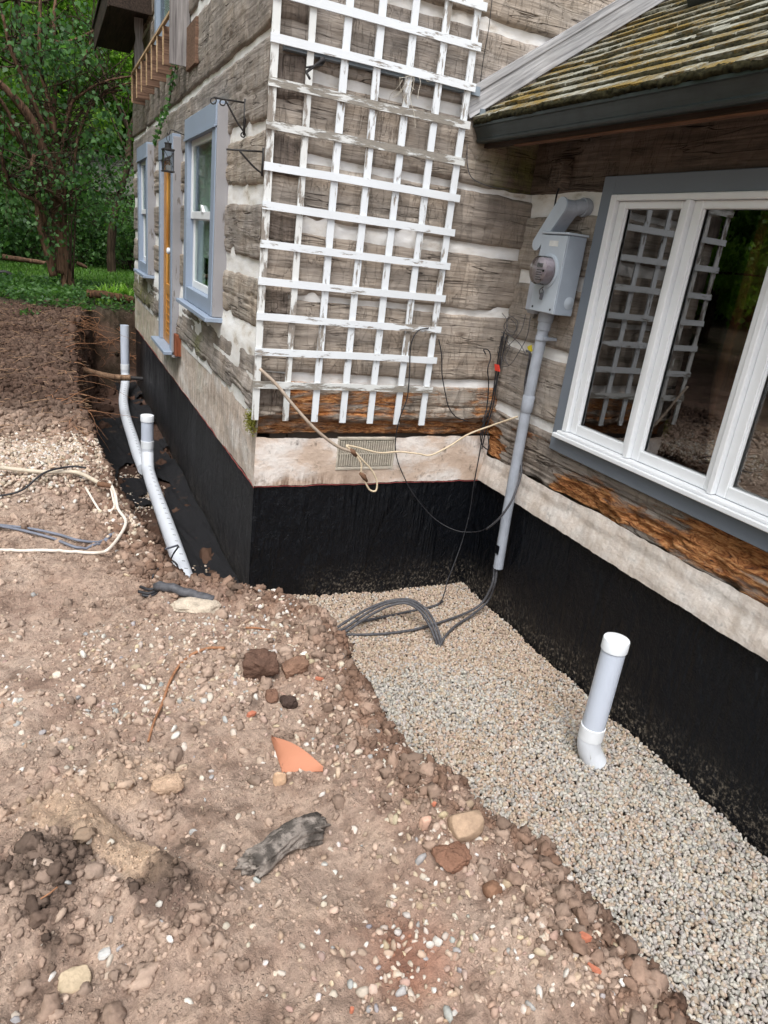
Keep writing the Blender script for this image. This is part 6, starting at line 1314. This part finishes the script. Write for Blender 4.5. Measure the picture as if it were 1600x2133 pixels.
# edging logs and branches on the ground
z_ = float(gh(-.3, 7.5))
ropey('edging_log', 'rotten dark log edging the top of the cut bank', 'log', [at(182, 612, 1, 7.55), at(215, 614, 1, 7.5), at(250, 620, 1, 7.45), at(284, 626, 1, 7.4)], .062, .055, bark_material('rotten_edging', sr(44, 34, 28), sr(112, 82, 60)), 10)
ropey('fallen_branch', 'long fallen branch lying across the lawn left of the lilac', 'branch', [at(5, 535, 1, 11.2), at(40, 540, 1, 11.2), at(75, 545, 1, 11.2), at(100, 549, 1, 11.2)], .05, .035, M['bark'], 8)
ropey('fallen_branch', 'short fallen branch on the lawn right of the lilac', 'branch', [at(160, 548, 1, 10.8), at(172, 553, 1, 10.8), at(182, 558, 1, 10.8)], .04, .025, M['bark'], 8)
# seedlings on the spoil heap and a weed in the pit face
def sprig(name, label, c, n, s_, seed, mat='leaf_low', group=None):
    rr2 = np.random.default_rng(seed); q = rr2.normal(size=(n, 3))*np.array([s_, s_, s_*.5]); q[:, 2] = np.abs(q[:, 2]); o = leaves(name, q+np.array(c), q/np.linalg.norm(q, axis=1)[:, None], .06*rr2.uniform(.6, 1.3, n), M[mat], None, 1.8, None, seed); return meta(o, label, 'plant', group)
for i, (px, py, lab) in enumerate([(150, 640, 'leafy weed at the lip of the bank below the lilac'), (175, 655, 'leafy weed hanging over the far corner of the pit'), (262, 640, 'broad leaved weed under the cabin corner'), (62, 680, 'tiny seedling on the spoil heap'), (70, 608, 'pale leaved weed in the ground cover')]):
    p = at(px, py, 1, [7.2, 7.15, 7.1, 6.3, 8.0][i]); sprig('weed', lab, (p[0], p[1], max(float(gh(p[0], p[1])), p[2]-.05)), [140, 60, 110, 30, 50][i], [.17, .045, .15, .06, .11][i], 800+i)
# ivy on the side wall
iv = []; rr = np.random.default_rng(901)
for a_, b_ in zip([(367, 130), (362, 160), (357, 190), (352, 215), (346, 232), (340, 250), (334, 268), (328, 285), (325, 300)], range(9)):
    p = at(*a_, 0, -.05); iv.append(p)
iv = spline(np.array(iv), 4); q = np.repeat(iv, 3, 0)+rr.normal(size=(len(iv)*3, 3))*np.array([.012, .035, .02])
ivo = meta(leaves('ivy', q, np.tile([-.6, 0, -.5], (len(q), 1)), .045*rr.uniform(.6, 1.2, len(q)), M['leaf'], None, 1.1, None, 902), 'thin ivy strand climbing the side wall above the door', 'ivy')
MB().tube(iv, .004, 5).build('stem', M['bark_dark'], ivo)
# moss tuft at the foundation corner
q = rr.normal(size=(700, 3))*np.array([.012, .035, .03]); meta(leaves('moss_tuft', q+np.array([-.03, .05, .40]), q+np.array([-.02, 0, .01]), .016*np.ones(700), leaf_material('moss_blade', sr(96, 92, 36), sr(150, 150, 66), .2), None, 2.2, None, 903), 'yellow green moss tuft on the outer foundation corner', 'moss')
# dry grass caught on the trellis
mb_ = MB(); rr = np.random.default_rng(910); 
for i in range(14):
    p = at(820+rr.uniform(0, 70), 158+rr.uniform(0, 10), 1, -.09); P = [p]; d_ = np.array([rr.normal()*.4, -.1, -rr.uniform(.2, 1)])
    for k in range(4): d_ = d_+rr.normal(size=3)*.4; P.append(P[-1]+d_*.025)
    mb_.tube(spline(P, 3), .0012, 4, False)
meta(mb_.build('dry_straw', simple('straw', sr(196, 190, 176), .9), None), 'wisps of dry straw caught behind the trellis', 'straw')
# iron plant brackets and lantern
def bracket(label, wall, tip, drop, name='plant_bracket', twist=False, curls=True):
    w_, t_ = np.array(wall, float), np.array(tip, float); mb_ = MB(); mb_.tube([w_, t_], .0055, 6).tube([w_+[0, 0, .02], w_-[0, 0, drop]], .008, 6)
    a = w_-np.array([0, 0, drop*.9]); b = w_*.35+t_*.65; mb_.tube(spline([a, a*.6+b*.4+np.array([0, 0, -.01]), b-np.array([0, 0, .004])], 6), .0055, 6)
    if curls:
        for c0, s_ in ((t_, 1), (t_*.7+w_*.3, 1), (a, .8)):
            e = (t_-w_)/np.linalg.norm(t_-w_); P = [c0+(.028*s_*(1-q/9)*(math.sin(q*.8)*e+(math.cos(q*.8)-1)*np.array([0, 0, 1.]))) for q in range(9)]; mb_.tube(spline(P, 3), .004, 5)
    return meta(mb_.build(name, M['iron'], None, True), label, 'bracket')
wb = at(511, 214, 0, -.012); tb = at(447, 203, 1, wb[1]); bracket('black wrought iron scroll bracket right of the nearest side window', wb, tb, .17)
wb = at(549, 316, 0, -.012); tb = at(472, 311, 1, wb[1]); bracket('black twisted iron bracket lower down beside the trellis', wb, tb, .12, curls=False)
wb = np.array([.2, -.06, 2.29]); 
m_ = MB(); p = at(672, 125, 1, -.08); q_ = at(638, 150, 1, -.16); m_.tube([p+[.01, .06, 0], p], .016, 8).tube([p, q_], .007, 6).tube([p+[0, 0, -.02], q_+[0, 0, .02]], .005, 6).tube([q_, q_+[.015, -.02, -.03]], .006, 6)
meta(m_.build('bracket_arm', M['iron'], None, True), 'black iron arm on a peg behind the upper left trellis', 'bracket')
ly = 2.62; lc_ = at(350, 333, 1, ly); lan = empty('lantern', 'square black iron lantern with clear glass hanging by the door', 'lantern', tuple(lc_-[0, 0, .09]))
Lz = lc_[2]; X0, X1, Y0, Y1 = lc_[0]-.042, lc_[0]+.042, ly-.045, ly+.045; fr_ = MB()
for x_ in (X0, X1-.007):
    for y_ in (Y0, Y1-.007): fr_.box(x_, x_+.007, y_, y_+.007, Lz-.080, Lz+.07)
fr_.box(X0-.006, X1+.006, Y0-.006, Y1+.006, Lz-.092, Lz-.0805, .002).box(X0-.006, X1+.006, Y0-.006, Y1+.006, Lz+.0705, Lz+.082, .002)
for sg in (1, -1): fr_.tube([(X0, Y0-.001, Lz-.075*sg), (X1, Y0-.001, Lz+.065*sg)], .002, 4)
part(fr_, 'frame', M['iron'], lan); part(MB().box(X0+.0075, X1-.0075, Y0+.002, Y0+.004, Lz-.08, Lz+.07).box(X0+.002, X0+.004, Y0+.0075, Y1-.0075, Lz-.08, Lz+.07), 'pane', M['glass_clear'], lan)
part(MB().lathe((lc_[0], ly, Lz+.0825), (0, 0, 1), [(0, .036), (.004, .036), (.006, .026), (.035, .026), (.037, .031), (.043, .031), (.046, .02)], 20), 'chimney', M['iron'], lan, 'auto')
part(MB().lathe((lc_[0], ly, Lz-.080), (0, 0, 1), [(0, .02), (.04, .02), (.042, .003), (.05, .002)], 14), 'candle', M['vinyl'], lan, 'auto')
hk = at(357, 276, 1, ly); part(MB().tube(spline([(lc_[0], ly, Lz+.128), (lc_[0]-.012, ly, Lz+.16), (lc_[0], ly, Lz+.19), (lc_[0]+.012, ly, Lz+.16), (lc_[0], ly, Lz+.128)], 5), .0025, 5), 'ring', M['iron'], lan)
part(MB().tube(spline([(lc_[0]-.01, ly, Lz+.20), (lc_[0], ly, Lz+.188), (lc_[0]+.012, ly, Lz+.20), (lc_[0]+.02, ly, Lz+.225), (lc_[0]+.06, ly, Lz+.22), (-.01, ly, Lz+.20)], 5), .0045, 6), 'hook', M['iron'], lan)
